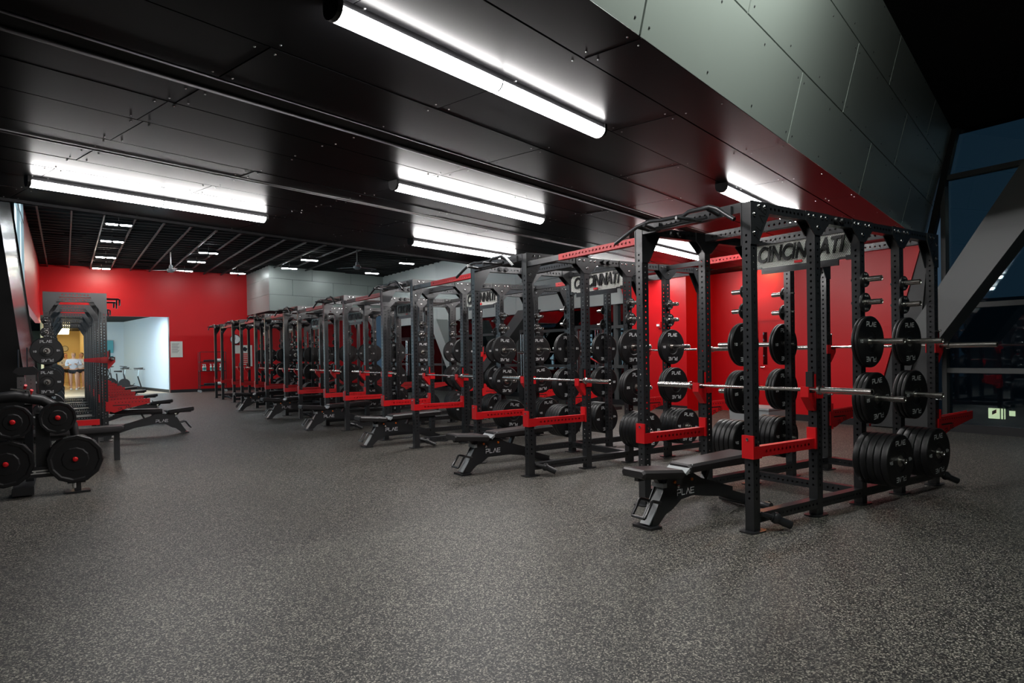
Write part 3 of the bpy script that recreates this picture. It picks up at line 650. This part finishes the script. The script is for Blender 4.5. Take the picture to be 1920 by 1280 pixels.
# ================================================================== RIGHT ROW OF RACKS
RN = ['closest rack', 'second rack', 'third rack', 'fourth rack', 'fifth rack', 'sixth rack', 'seventh rack', 'eighth rack']
for k in range(8):
    x0, y0 = RX0, RY0+PP*k
    lab = ['closest black power rack, full of plates, at right of the picture', 'second black power rack of the right row, behind the closest', 'third black power rack of the right row', 'fourth black power rack of the right row', 'fifth black power rack of the right row',
           'sixth black power rack of the right row', 'seventh black power rack, second from the far end', 'eighth black power rack, at the far end by the cart'][k]
    R_ = thing('power_rack', lab, 'power rack', (x0, y0, 0), 0, 'power racks of the right row')
    for i, px in enumerate(PX):
        for yy in (0, W):
            ob('post', me_post, R_, (px, yy, .005)); ob('foot_plate', me_foot, R_, (px, yy, 0))
    for sd, yy in ((0, 0), (1, W)):
        for i in range(4): ob('top_beam', seg[i], R_, (PX[i]+S/2, yy, H-S/2))
        ob('base_beam', me_base, R_, (S/2, yy, .105))
        ry = -S/2 if sd == 0 else W+S/2
        rot = (0, 0, 0) if sd == 0 else (0, 0, PI)
        for px, pl, ll in ((0, me_corner, me_cl), (PX[4], me_cornerm, me_clm)):
            if sd == 1: pl, ll = (me_cornerm, me_clm) if pl is me_corner else (me_corner, me_cl)
            o = ob('corner_plate', pl, R_, (px, ry, H), rot); ob('lettering', ll, o)
            if sd == 0 and k < 3:
                ob('corner_plate', me_corner if px == 0 else me_cornerm, R_, (px, S/2+.008, H))
                ob('corner_plate', me_corner if px == 0 else me_cornerm, R_, (px, W-S/2, H))
        for i in (1, 2, 3):
            ob('gusset_plate', me_gus, R_, (PX[i], ry, H), rot)
            if k < 3: ob('gusset_plate', me_gus, R_, (PX[i], (S/2+.008) if sd == 0 else (W-S/2), H))
    ob('bolts', me_bolts, R_, kind='stuff')
    for px in PX: ob('cross_beam', me_cross, R_, (px, S/2, H-S/2))
    ob('base_cross', me_basec, R_, (PX[4], S/2, .105)); ob('base_cross', me_basec, R_, (PX[2], S/2, .105))
    for i in (2, 3):
        for (key, n), z in zip(LVL, PEGZ):
            big = key in ('10', '25', '45')
            ob('plate_peg', me_peg[big], R_, (PX[i], -S/2, z)); ob('plate_peg', me_peg[big], R_, (PX[i], W+S/2, z), (0, 0, PI))
    for yy in (0, W):
        c_ = ob('bar_cup', me_cup, R_, (PX[1], yy, 1.017)); o = ob('cup_liner', me_cpad, c_)
        c_ = ob('bar_cup', me_cup, R_, (PX[4], yy, 1.367), (0, 0, PI)); ob('cup_liner', me_cpad, c_)
        s_ = ob('safety_bar', me_safe, R_, (0, yy, 0), (0, 0, 0)); ob('safety_pin', me_safeb, s_); ob('safety_pin', me_safeb2, s_)
        a_ = ob('spotter_arm', me_arm, R_, (PX[4], yy, 0)); ob('arm_slot', me_armp, a_, kind='stuff'); ob('arm_liner', me_armpad, a_)
        for z in (1.53, .85): ob('pull_pin', me_pin, R_, (PX[4], yy-S/2, z))
    ob('pull_up_bar', me_pull, R_); ob('pull_up_bracket', me_pull2, R_)
    ob('band_knob', me_bandpin, R_, (PX[1]+.26, -S/2, H-S/2)); ob('band_knob', me_bandpin, R_, (PX[1]+.35, -S/2, H-S/2)); ob('band_knob', me_bandpin, R_, (.43, W-S/2, H-S/2)); ob('band_knob', me_bandpin, R_, (.34, W-S/2, H-S/2)); ob('band_knob', me_bandpin, R_, (.34, -S/2, H-S/2)) if k else None
    sp_ = ob('sign_panel', sb, R_, (PX[2]-.02, S/2+.005, 2.185)); ob('sign_mesh', sh_, sp_); ob('sign_rim', sr, sp_); ob('lettering', me_txt, sp_); ob('red_mark', me_redm, sp_)
    if k < 7:
        for px, z in ((0, H-S*1.5-.01), (PX[3], H-S/2)):
            ob('connecting_beam', me_linkred, R_, (px, W+S/2, z)); ob('connecting_sleeve', me_linkblk, R_, (px, W+S/2, z))
    for px in (0, PX[4]-.12): ob('pivot_tube', me_pivot, R_, (px, 0, 0))
    rn = RN[k]
    md = 'all' if k < 4 else 'outer'
    for i, nm in ((2, 'front'), (3, 'rear')):
        load_column(x0+PX[i], y0-S/2, -1, rn, nm+' post near side', md, detail=(k < 2))
        load_column(x0+PX[i], y0+W+S/2, 1, rn, nm+' post far side', md, detail=(k < 1))
    barbell(x0+PX[1]-.098, y0+.56, 1.017+.009+.0142, 'steel barbell on the red cups inside the front cage of the %s' % rn)
    barbell(x0+PX[4]+.098, y0+.56, 1.367+.009+.0142, 'steel barbell on the back cups of the %s, window side' % rn)
    if k < 6: bench(x0-.70, y0+.56, 0, 'black adjustable bench lying flat in the %s of the right row' % rn)
# ================================================================== LEFT ROW OF RACKS
LP0, LP1 = -.24, .56; LD = LP1-LP0
seg_l = beamx(LD-S).me('top_beam', ['black'])
me_pullL = [MB().tube([(LD+.0, y_, 2.41), (LD+.22, y_, 2.41), (LD+.24, y_, 2.40), (LD+.24, y_, 2.30)], .015, 8).tube([(LD+.20, y_, 2.41), (LD+.20, y_+.10, 2.41), (LD+.20, y_+.16, 2.33)], .013, 8).me('pull_up_bar', ['black'], 40) for y_ in (.12, .90)]
me_armL = spotter(.66).me('spotter_arm', ['red'])
me_armpadL = MB().box(.08, .64, -.024, .024, .655, .668).me('arm_liner', ['plastic'])
LZ = [2.02, 1.83, 1.53, 1.03, .50]
for k in range(5):
    y0 = 13.15+PP*k
    nm = ['closest', 'second', 'third', 'fourth', 'fifth'][k]+' left rack'
    R_ = thing('half_rack', '%s black half rack of the left row with red arms toward the aisle' % nm.split()[0], 'power rack', (LP0, y0, 0), 0, 'half racks of the left row')
    for px in (0, LD):
        for yy in (0, W): ob('post', me_post, R_, (px, yy, .005)); ob('foot_plate', me_foot, R_, (px, yy, 0))
        ob('cross_beam', me_cross, R_, (px, S/2, H-S/2))
    ob('base_cross', me_basec, R_, (0, S/2, .105))
    for sd, yy in ((0, 0), (1, W)):
        ob('top_beam', seg_l, R_, (S/2, yy, H-S/2)); ob('base_beam', seg_l, R_, (S/2, yy, .105))
        ry, rot = (-S/2, (0, 0, 0)) if sd == 0 else (W+S/2, (0, 0, PI))
        a, c = (me_corner, me_cornerm) if sd == 0 else (me_cornerm, me_corner)
        ob('corner_plate', a, R_, (0, ry, H), rot); ob('corner_plate', c, R_, (LD, ry, H), rot)
        for (key, n), z in zip(LVL, LZ):
            ob('plate_peg', me_peg[key in ('10', '25', '45')], R_, (0, -S/2 if sd == 0 else W+S/2, z), (0, 0, 0) if sd == 0 else (0, 0, PI))
        c_ = ob('bar_cup', me_cup, R_, (LD, yy, 1.367), (0, 0, PI)); ob('cup_liner', me_cpad, c_)
        a_ = ob('spotter_arm', me_armL, R_, (LD, yy, 0)); ob('arm_slot', me_armp, a_, kind='stuff'); ob('arm_liner', me_armpadL, a_)
    for q in me_pullL: ob('pull_up_bar', q, R_)
    for (key, n), z in zip(LVL, LZ): pass
    load_column(LP0, y0-S/2, -1, nm, 'near side', 'all' if k < 2 else 'outer', LZ, detail=k < 1)
    barbell(LP1+.098, y0+.56, 1.367+.009+.0142, 'steel barbell on the red cups of the %s' % nm)
    bench(1.98, y0+.50, PI, 'black adjustable bench lying flat before the %s' % nm)
for px in (-.24,): pass
so = bpy.data.objects.new('weight_plates', stuffP.me('weight_plates', ['rubber'], 30)); COL.objects.link(so)
so['kind'] = 'stuff'; so['label'] = 'black inner plates packed on the pegs of the distant racks'; so['category'] = 'weight plates'
# ================================================================== LEFT FOREGROUND: FLAT BENCH, LEVER MACHINE
fb = thing('flat_bench', 'flat black bench with a square steel leg at left, beside the plate machine', 'bench', (-.62, 10.55, 0))
ob('pad', rpad(0, 1.27, .30, .30, .40, .47).me('pad', ['pad'], 30), fb)
for x_ in (.12, 1.19): ob('leg', MB().box(x_-.035, x_+.035, -.03, .03, 0, .39).me('leg', ['black']), fb)
ob('rail', MB().box(.1, 1.21, -.035, .035, .34, .40).me('rail', ['black']), fb)
rbk = thing('red_step_rail', 'low red rail lying behind the flat bench, beside the plate machine', 'rail', (.07, 11.5, 0))
ob('upper_rail', MB().box(-.1, .34, -.04, .04, .42, .50).me('r', ['red']), rbk); ob('lower_rail', MB().box(-.1, .44, -.5, -.42, .30, .385).me('r', ['red']), rbk)
ob('stand', MB().box(-.10, -.04, -.5, .04, 0, .42).box(.24, .30, -.5, .04, 0, .30).box(.24, .3, -.02, .04, .3, .42).me('r', ['base']), rbk)
def poly12(R, t, name='polygon plate'):
    b_ = MB().lathe([(.03, -t/2), (R*.45, -t/2), (R*.5, -t/2+.006), (R*.80, -t/2+.006), (R*.86, -t/2), (R*.97, -t/2), (R, -t/2+.01), (R, t/2-.01), (R*.97, t/2), (.03, t/2)], d=(0, 1, 0), n=12, closed=True)
    return b_.me('polygon_plate', ['rubber'])
mc = thing('plate_loaded_machine', 'black plate loaded lever machine with curved arm at the left edge', 'exercise machine', (0, 8.3, 0))
def mpart(n_, mb, mats, sm=0, par=None, **kw): return ob(n_, mb.me(n_, mats, sm), par or mc, **kw)
rl = mpart('base_rail', MB().box(-.95, .10, -.05, .05, .19, .30).box(-.46, -.28, -.03, .6, .02, .10), ['black'])
lg = MB(); lg.prism([(-.33, .0), (-.315, .018), (-.0, .022), (.015, .0), (-.0, -.022), (-.315, -.018)], -.0525, -.0505, 'y', 0, Matrix.Translation((0, 0, .245)))
ob('maker_sticker', lg.me('sticker', ['paper']), rl, label='pale oval maker sticker')
lg = MB().prism([(-.31, .0), (-.295, .010), (-.275, 0), (-.295, -.010)], -.0535, -.0526, 'y', 0, Matrix.Translation((0, 0, .245))); lg.box(-.262, -.03, -.0535, -.0526, .240, .250)
ob('sticker_print', lg.me('sp', ['shorts']), rl)
mpart('upright', MB().box(-.26, -.14, -.03, .06, .29, .84), ['black']); mpart('upright', MB().box(-.80, -.66, -.04, .06, .29, 1.0), ['black'])
mpart('lever_arm', MB().tube([(-.78, .0, .90), (-.62, 0, 1.0), (-.42, 0, 1.02), (-.20, 0, .97), (-.02, 0, .85), (.06, 0, .70), (.08, 0, .55)], [.05, .06, .06, .055, .05, .045, .04], 10), ['plastic'], 50)
mpart('red_bumper', MB().box(-.185, -.155, -.045, -.031, .73, .83), ['red'])
mpart('foot', MB().box(.0, .16, -.06, .06, .10, .20).box(.06, .12, -.05, .05, .02, .12).prism([(-.02, 0), (.20, 0), (.20, .018), (-.02, .018)], -.09, .09, 'y'), ['black'])
mpart('chrome_post', MB().tube([(.06, -.05, .05), (.06, -.05, .14)], .02, 10), ['chrome'], 40)
pgs = [(.072, .355, .25, 3, 'big twelve-sided plate on the front peg of the plate machine'), (-.50, .36, .235, 2, 'twelve-sided plate low at the left picture edge'), (-.44, .77, .17, 2, 'twelve-sided plate on the upper left peg of the plate machine'), (-.07, .79, .165, 2, 'twelve-sided plate on the upper right peg of the plate machine')]
for i, (x_, z_, R, n, lab) in enumerate(pgs):
    mpart('peg', MB().tube([(x_, -.13, z_), (x_, .3, z_)], .028, 14), ['black'], 40)
    mpart('hub_cap', MB().lathe([(.025, .13), (.025, .142), (.018, .152), (.0001, .155)], (x_, 0, z_), (0, -1, 0), 14), ['red'], 40)
    pmh = poly12(R, .05)
    for j in range(n):
        thing('polygon_plate', lab+(', outer one' if j == 0 else (', inner one' if j == n-1 else ', middle one')), 'weight plate', (x_, 8.3-.095+j*.052, z_-.0015), 0, 'twelve-sided plates of the lever machine', me=pmh, rot=(0, .12*j+.1, 0))
mpart('hand_lever', MB().tube([(-.30, -.05, 1.02), (-.30, -.10, 1.08), (-.45, -.12, 1.10)], .010, 8), ['chrome'], 40)
mpart('red_grip', MB().tube([(-.30, -.02, 1.03), (-.28, -.06, 1.08)], .014, 8).tube([(-.34, -.02, 1.10), (-.33, -.06, 1.13)], .014, 8), ['red'], 40)
# cable trolley unit behind it
ct = thing('cable_trolley', 'silver perforated cable trolley with a round pulley, left of the half racks', 'cable machine', (-.31, 8.64, 0))
ct.scale = (.9, .9, .9)
ob('column', MB().box(-.06, .02, .03, .10, 0, 1.02).me('c', ['black']), ct)
cpl = perf(.34, .09, .06, hx=False, hy=True, s0=.02, s1=.02, pitch=.045, r=.006, T=Matrix.Translation((.01, 0, 1.02)))
ob('carriage', cpl.me('c', ['alu']), ct); ob('side_carriage', perf(.28, .07, .05, hx=False, hy=True, s0=.02, s1=.02, pitch=.045, r=.006, T=Matrix.Translation((-.085, 0, 1.06))).me('c', ['alu']), ct)
ob('guide_rod', MB().tube([(.075, -.02, .86), (.075, -.02, 1.42)], .007, 8).tube([(-.02, -.02, 1.38), (-.02, -.02, 1.68)], .007, 8).tube([(-.10, -.02, 1.38), (-.10, -.02, 1.66)], .007, 8).me('c', ['chrome'], 40), ct)
ob('top_block', MB().prism([(-.16, 1.40), (-.12, 1.45), (.04, 1.46), (.10, 1.40), (.02, 1.36), (-.10, 1.36)], -.03, .03, 'y').me('c', ['plastic']), ct)
ob('pulley', MB().lathe([(.0001, -.03), (.05, -.03), (.065, -.02), (.065, .02), (.05, .03), (.0001, .03)], (.12, -.03, .93), (0, 1, 0), 18).me('c', ['alu'], 40), ct)
ob('pulley_hub', MB().lathe([(.018, .0), (.018, .008), (.0001, .008)], (.12, -.06, .93), (0, -1, 0), 10).me('c', ['plastic'], 40), ct)
# ================================================================== FAR END THINGS
YW = FY-.01
sg_ = thing('wall_notice', 'white printed notice on the red far wall beside the opening', 'sign', (3.75, YW-.01, 1.75), me=MB().box(-.22, .22, 0, .01, -.32, .32).me('n', ['paper']))
tl = MB()
for i in range(9): tl.box(-.17, .10-.03*(i % 3), -.0012, 0, .22-i*.045, .232-i*.045)
ob('printed_lines', tl.me('pl', ['shorts']), sg_)
thing('wall_plate', 'small pale switch plate on the white alcove wall', 'switch', (3.36, 30.9, 1.55), 0, me=MB().box(-.012, .0, -.05, .05, -.08, .08).me('s', ['print']))
ck = thing('wall_clock', 'round white clock with a black rim on the far red wall', 'clock', (5.98, YW-.03, 2.15), me=MB().lathe([(.0001, .0), (.21, 0), (.21, .03), (.19, .035), (.18, .02)], d=(0, -1, 0), n=24).me('c', ['base'], 30))
ob('dial', MB().lathe([(.0001, .022), (.185, .022), (.185, .015)], d=(0, -1, 0), n=24).me('d', ['print']), ck)
hm = MB().box(-.006, .006, -.026, -.023, 0, .14).box(-.10, 0, -.026, -.023, -.005, .008)
for i in range(12): a = i*PI/6; hm.box(math.sin(a)*.16-.006, math.sin(a)*.16+.006, -.025, -.0225, math.cos(a)*.16-.006, math.cos(a)*.16+.006)
ob('hands', hm.me('h', ['base']), ck)
ps = thing('wall_poster', 'red and cream poster with print on the far wall under the clock', 'poster', (6.30, YW-.01, 1.45), me=MB().box(-.36, .36, 0, .01, -.45, .45).me('p', ['paper']))
pm_ = MB().box(-.36, .25, -.002, 0, -.45, .10); ob('red_field', pm_.me('p', ['redwall']), ps)
pm_ = MB()
for i in range(6): pm_.box(-.05, .22, -.004, -.0021, -.38+i*.08, -.35+i*.08)
ob('print_lines', pm_.me('p', ['paper']), ps); ob('emblem', MB().prism([(-.02, .22), (.10, .18), (.18, .30), (.06, .38), (-.04, .33)], -.004, -.001, 'y').me('p', ['shorts']), ps)
# cart
ca = thing('storage_cart', 'dark red wire shelf cart on castors against the far red wall', 'cart', (4.95, 29.1, 0))
for x_ in (-.48, .48):
    for y_ in (-.2, .2):
        ob('post', MB().tube([(x_, y_, .12), (x_, y_, 1.62)], .014, 8).me('p', ['base'], 40), ca)
        cst = ob('castor', MB().lathe([(.0001, -.015), (.05, -.015), (.05, .015), (.0001, .015)], (x_, y_, .05), (0, 1, 0), 12).me('p', ['tubgrey'], 40), ca)
for z_ in (.28, .86, 1.22):
    sh2 = MB().box(-.48, .48, -.2, -.19, z_-.02, z_+.01).box(-.48, .48, .19, .2, z_-.02, z_+.01).box(-.48, -.47, -.2, .2, z_-.02, z_+.01).box(.47, .48, -.2, .2, z_-.02, z_+.01)
    for i in range(14): sh2.box(-.47+i*.07, -.464+i*.07, -.19, .19, z_-.005, z_)
    ob('wire_shelf', sh2.me('s', ['base']), ca)
ob('back_panel', MB().box(-.48, .48, .185, .19, .9, 1.60).me('s', ['redwall']), ca); ob('top_bar', MB().tube([(-.48, -.2, 1.62), (.48, -.2, 1.62)], .012, 6).me('s', ['base']), ca)
bt = MB().lathe([(.0001, 0), (.038, 0), (.038, .16), (.015, .21), (.015, .24)], n=12).me('spray_bottle', ['bottle'], 40); bn = MB().box(-.045, .02, -.012, .012, .24, .27).me('nozzle', ['bottle']); bl_ = MB().lathe([(.039, .03), (.039, .13)], n=12).me('label_band', ['teal'])
for i, (x_, lb) in enumerate(((-.34, 'leftmost'), (-.27, 'second from left'), (-.06, 'middle'), (.06, 'fourth from left'), (.30, 'rightmost'))):
    o = thing('spray_bottle', 'white spray bottle on the cart shelf, %s of five' % lb, 'bottle', (4.95+x_, 29.0, .871), 0, 'spray bottles on the cart', me=bt); ob('nozzle', bn, o); ob('label_band', bl_, o)
for z_, lb in ((.291, 'bottom'), (1.231, 'top')):
    rl_ = thing('towel_roll', 'white roll with dark bundle on the %s shelf of the cart' % lb, 'roll', (4.95+.12, 29.0, z_+.06)); ob('roll', MB().lathe([(.0001, -.1), (.06, -.1), (.06, .1), (.0001, .1)], (.08, 0, 0), (1, 0, 0), 14).me('r', ['print'], 40), rl_)
    ob('dark_bundle', MB().tube([(-.45, 0, -.02), (-.25, 0, -.015), (-.03, 0, -.02)], .035, 8).me('r', ['shorts'], 40), rl_)
# fire strobe on red wall, low grey bin near recess
st = thing('fire_strobe', 'small red and white strobe on the red wall left of the recess', 'alarm', (WX-.0, 11.05, 2.0), me=MB().box(-.05, 0, -.05, .05, -.07, .07).me('s', ['red'])); ob('lens', MB().box(-.075, -.05, -.03, .05, -.035, .015).me('s', ['print']), st)
bn_ = thing('storage_bin', 'low pale grey bin on the floor behind the closest rack', 'bin', (10.6, 7.6, 0), 0, me=MB().prism([(-.28, 0), (.28, 0), (.31, .30), (-.31, .30)], -.42, .42, 'y').me('b', ['tubgrey'])); ob('rim', MB().box(-.33, .33, -.44, .44, .30, .33).me('b', ['tubgrey']), bn_)
# cable machines by the far windows
def cable_station(x, y, lab, rz=0):
    T_ = thing('cable_station', lab, 'exercise machine', (x, y, 0), rz)
    ob('base', MB().box(-.5, .5, -.55, .55, 0, .07).me('b', ['base']), T_)
    for s_ in (-1, 1):
        ob('column', MB().box(-.05, .05, s_*.45-.05, s_*.45+.05, .07, 1.95).me('c', ['plastic']), T_)
        ob('guide_rod', MB().tube([(-.08, s_*.38, .1), (-.08, s_*.38, 1.9)], .014, 8).tube([(-.08, s_*.28, .1), (-.08, s_*.28, 1.9)], .014, 8).me('g', ['chrome'], 40), T_)
        ob('weight_stack', MB().box(-.14, -.02, s_*.33-.10, s_*.33+.10, .1, .62).me('w', ['base']), T_)
        ob('pulley_arm', MB().tube([(-.1, s_*.45, 1.1), (-.45, s_*.5, 1.25), (-.5, s_*.5, 1.2)], .02, 8).me('a', ['chrome'], 40), T_)
    ob('top_bar', MB().box(-.05, .05, -.5, .5, 1.95, 2.03).me('t', ['plastic']), T_)
cable_station(10.5, 12.2, 'black cable station with chrome rods left of the right red wall')
cable_station(10.7, 14.9, 'black cable station by the far windows behind the second rack')
cable_station(10.6, 22.9, 'black cable station by the far windows near the corner bulkhead')
# bikes in the alcove
def spin_bike(x, y, rz, lab):
    T_ = thing('exercise_bike', lab, 'exercise bike', (x, y, 0), rz)
    ob('frame', MB().bar((-.25, 0, .12), (-.12, 0, .62), .06, .05).bar((-.25, 0, .12), (.45, 0, .30), .06, .05).bar((.35, 0, .28), (.42, 0, .75), .05, .05).box(-.45, -.38, -.25, .25, 0, .06).box(.5, .57, -.25, .25, 0, .06).bar((-.42, 0, .05), (.53, 0, .05), .05, .05).me('f', ['base']), T_)
    ob('seat_post', MB().tube([(-.13, 0, .6), (-.18, 0, .92)], .017, 8).me('p', ['chrome'], 40), T_)
    ob('saddle', MB().prism([(-.32, .93), (-.08, .94), (.04, .955), (.02, .985), (-.12, .985), (-.34, 1.0)], -.06, .06, 'y').me('s', ['pad']), T_)
    ob('slide', MB().box(-.42, .02, -.02, .02, .90, .925).me('p', ['chrome']), T_)
    ob('flywheel', MB().lathe([(.0001, -.02), (.22, -.02), (.23, 0), (.22, .02), (.0001, .02)], (.40, 0, .30), (0, 1, 0), 22).me('w', ['base'], 40), T_)
    ob('handlebar', MB().tube([(.42, 0, .75), (.44, 0, 1.02), (.30, -.2, 1.05), (.55, -.2, 1.08)], .014, 8).tube([(.44, 0, 1.02), (.30, .2, 1.05), (.55, .2, 1.08)], .014, 8).me('h', ['base'], 40), T_)
    ob('pedal', MB().bar((0, -.05, .3), (.1, -.12, .2), .02, .02).box(.06, .16, -.2, -.1, .18, .2).me('p', ['base']), T_)
spin_bike(2.55, 33.7, PI, 'spin bike with pale seat post standing against the white alcove wall')
spin_bike(2.15, 35.6, PI, 'spin bike between the fan bike and the white wall')
def fan_bike(x, y, rz, lab):
    T_ = thing('exercise_bike', lab, 'exercise bike', (x, y, 0), rz)
    fn = MB().lathe([(.31, -.05), (.33, -.05), (.33, .05), (.31, .05)], (.35, 0, .36), (0, 1, 0), 26, closed=True)
    ob('fan_cage', fn.me('w', ['base'], 40), T_)
    sp = MB()
    for i in range(14): a = i*2*PI/14; sp.bar((.35, 0, .36), (.35+.31*math.cos(a), 0, .36+.31*math.sin(a)), .012, .06)
    ob('fan_blade', sp.me('w', ['base']), T_)
    ob('frame', MB().bar((-.35, 0, .1), (.35, 0, .36), .05, .05).bar((-.2, 0, .15), (-.15, 0, .75), .05, .05).box(-.5, -.43, -.28, .28, 0, .06).box(.45, .52, -.28, .28, 0, .06).bar((-.46, 0, .04), (.48, 0, .04), .05, .04).me('f', ['base']), T_)
    ob('saddle', MB().prism([(-.36, .80), (-.05, .82), (-.05, .87), (-.36, .88)], -.1, .1, 'y').me('s', ['pad']), T_)
    for s_ in (-1, 1): ob('push_lever', MB().tube([(.30, s_*.17, .25), (.12, s_*.18, .75), (.22, s_*.2, 1.12), (-.05, s_*.2, 1.22)], .014, 8).me('l', ['base'], 40), T_)
fan_bike(1.75, 34.4, PI, 'black fan bike with tall push levers in the alcove')
thing('wall_poster', 'teal and blue poster on the alcove back wall above the bikes', 'poster', (1.55, 37.62, 1.95), -.25, me=MB().box(-.42, .42, 0, .012, -.25, .35).box(-.42, .42, 0, .012, -.65, -.40).me('p', ['blue']))
# corridor fittings and lights
for i in range(9):
    thing('light_slat', 'warm lit ceiling slat in the far corridor, %s from the near end' % ['first', 'second', 'third', 'fourth', 'fifth', 'sixth', 'seventh', 'eighth', 'ninth'][i], 'ceiling light', (-.10, 33.2+i*1.9, 2.95), 0, 'lit slats of the corridor ceiling', me=MB().box(-.32, .32, -.16, .16, 0, .03).me('sl', ['warm']))
thing('picture_frame', 'dark framed picture on the cream corridor end wall', 'picture', (-.55, 49.95, 1.75), me=MB().box(-.25, .25, 0, .04, -.45, .45).me('f', ['base']))
o = thing('wall_clock', 'round clock on the cream corridor end wall behind the people', 'clock', (.02, 49.97, 2.1), me=MB().lathe([(.0001, .0), (.18, 0), (.18, .04), (.155, .04)], d=(0, -1, 0), n=20).me('c', ['base'], 30)); ob('dial', MB().lathe([(.0001, .042), (.155, .042)], d=(0, -1, 0), n=20).me('d', ['paper']), o)
# door recess downlight (warm)
dl = thing('recess_downlight', 'warm lamp in the ceiling of the red door recess', 'ceiling light', (12.2, 8.93, CZ-.012), me=MB().lathe([(.0001, 0), (.09, 0), (.10, .012)], n=18).me('d', ['warm2']))
# ---------------------------------------------------------------- people in the corridor
def skin(name, joints, edges, mats, sub=2):
    me = bpy.data.meshes.new(name); me.from_pydata([j[0] for j in joints], edges, [])
    o = bpy.data.objects.new(name, me); COL.objects.link(o)
    md = o.modifiers.new('s', 'SKIN'); 
    for i, j in enumerate(joints):
        sv = me.skin_vertices[0].data[i]; r = j[1]; sv.radius = r if isinstance(r, tuple) else (r, r); sv.use_root = (i == 0)
    md.use_smooth_shade = True
    s2 = o.modifiers.new('u', 'SUBSURF'); s2.levels = sub; s2.render_levels = sub
    bpy.context.view_layer.update()
    m2 = bpy.data.meshes.new_from_object(o.evaluated_get(bpy.context.evaluated_depsgraph_get())); bpy.data.objects.remove(o)
    m2.materials.clear(); m2.materials.append(K[mats]); return m2
def person(x, y, rz, lab, hair, stride=.10, lookx=.03):
    T_ = thing('person', lab, 'person', (x, y, 0), rz)
    J = [((0, 0, .95), (.13, .10)), ((0, 0, 1.15), (.105, .085)), ((0, 0, 1.34), (.14, .09)), ((0, 0, 1.44), (.07, .06)), ((0, 0, 1.50), .045), ((lookx*.5, -.015, 1.56), (.06, .07)), ((lookx, -.02, 1.63), (.072, .085)), ((lookx, -.01, 1.70), (.055, .065)),
         ((.09, 0, .88), .085), ((.10, -stride, .50), .052), ((.10, -stride*.6, .10), .034), ((.10, -stride*.6-.12, .03), .03),
         ((-.09, 0, .88), .085), ((-.10, stride*.2, .50), .052), ((-.10, stride, .11), .034), ((-.10, stride-.12, .04), .03),
         ((.17, 0, 1.38), .045), ((.22, -.03, 1.14), .036), ((.12, -.22, 1.18), .028), ((.05, -.27, 1.22), .03),
         ((-.17, 0, 1.38), .045), ((-.22, -.03, 1.14), .036), ((-.12, -.22, 1.16), .028), ((-.05, -.27, 1.18), .03)]
    E_ = [(0, 1), (1, 2), (2, 3), (3, 4), (4, 5), (5, 6), (6, 7), (0, 8), (8, 9), (9, 10), (10, 11), (0, 12), (12, 13), (13, 14), (14, 15), (2, 16), (16, 17), (17, 18), (18, 19), (2, 20), (20, 21), (21, 22), (22, 23)]
    T_.scale = (1.18, 1.1, 1.0)
    ob('body', skin('body', J, E_, 'skin'), T_)
    JT = [((0, 0, .90), (.15, .12)), ((0, 0, 1.15), (.145, .115)), ((0, 0, 1.34), (.165, .11)), ((0, 0, 1.43), (.09, .08)), ((.19, 0, 1.38), .062), ((.24, -.03, 1.14), .055), ((.13, -.21, 1.18), .045), ((-.19, 0, 1.38), .062), ((-.24, -.03, 1.14), .055), ((-.13, -.21, 1.16), .045)]
    ob('sweatshirt', skin('sweatshirt', JT, [(0, 1), (1, 2), (2, 3), (2, 4), (4, 5), (5, 6), (2, 7), (7, 8), (8, 9)], 'cloth'), T_)
    ob('shorts', skin('shorts', [((0, 0, .93), (.15, .12)), ((.09, 0, .86), .10), ((.095, -.02, .74), .085), ((-.09, 0, .86), .10), ((-.095, 0, .74), .085)], [(0, 1), (1, 2), (0, 3), (3, 4)], 'shorts'), T_)
    ob('hair', skin('hair', [((lookx, .015, 1.735), (.082, .080)), ((lookx, .055, 1.64), (.088, .06)), ((lookx*.6, .07, 1.52), (.05, .03)), ((0, .08, 1.42), .02)], [(0, 1), (1, 2), (2, 3)], hair), T_)
    for sx_, yy in ((.10, -stride*.6), (-.10, stride)):
        ob('shoe', skin('shoe', [((sx_, yy+.02, .05), .045), ((sx_, yy-.08, .042), .042), ((sx_, yy-.16, .035), .032)], [(0, 1), (1, 2)], 'shoe'), T_)
    ff = MB()
    for s_ in (-1, 1): ff.ball((lookx+s_*.028, -.100, 1.635), .010, 0, 5)
    ob('eyes', ff.me('eyes', ['base'], 40), T_)
    ob('mouth', MB().box(lookx-.02, lookx+.02, -.101, -.092, 1.575, 1.583).me('m', ['redwall']), T_)
    ob('nose', MB().add([(lookx-.012, -.09, 1.60), (lookx+.012, -.09, 1.60), (lookx, -.122, 1.602), (lookx, -.092, 1.64)], [(0, 1, 2), (0, 2, 3), (1, 3, 2), (0, 3, 1)]).me('n', ['skin']), T_)
person(.05, 40.2, .3, 'leftmost of three women, dark haired, looking down in the corridor', 'haird', .08, -.02)
person(.33, 36.6, -.1, 'blonde woman in the middle walking with arms folded in the corridor', 'hairb', .16, .0)
person(.64, 38.4, -.3, 'rightmost of three women in the corridor, beside the rack posts', 'haird', .12, .02)
bpy.context.view_layer.update()
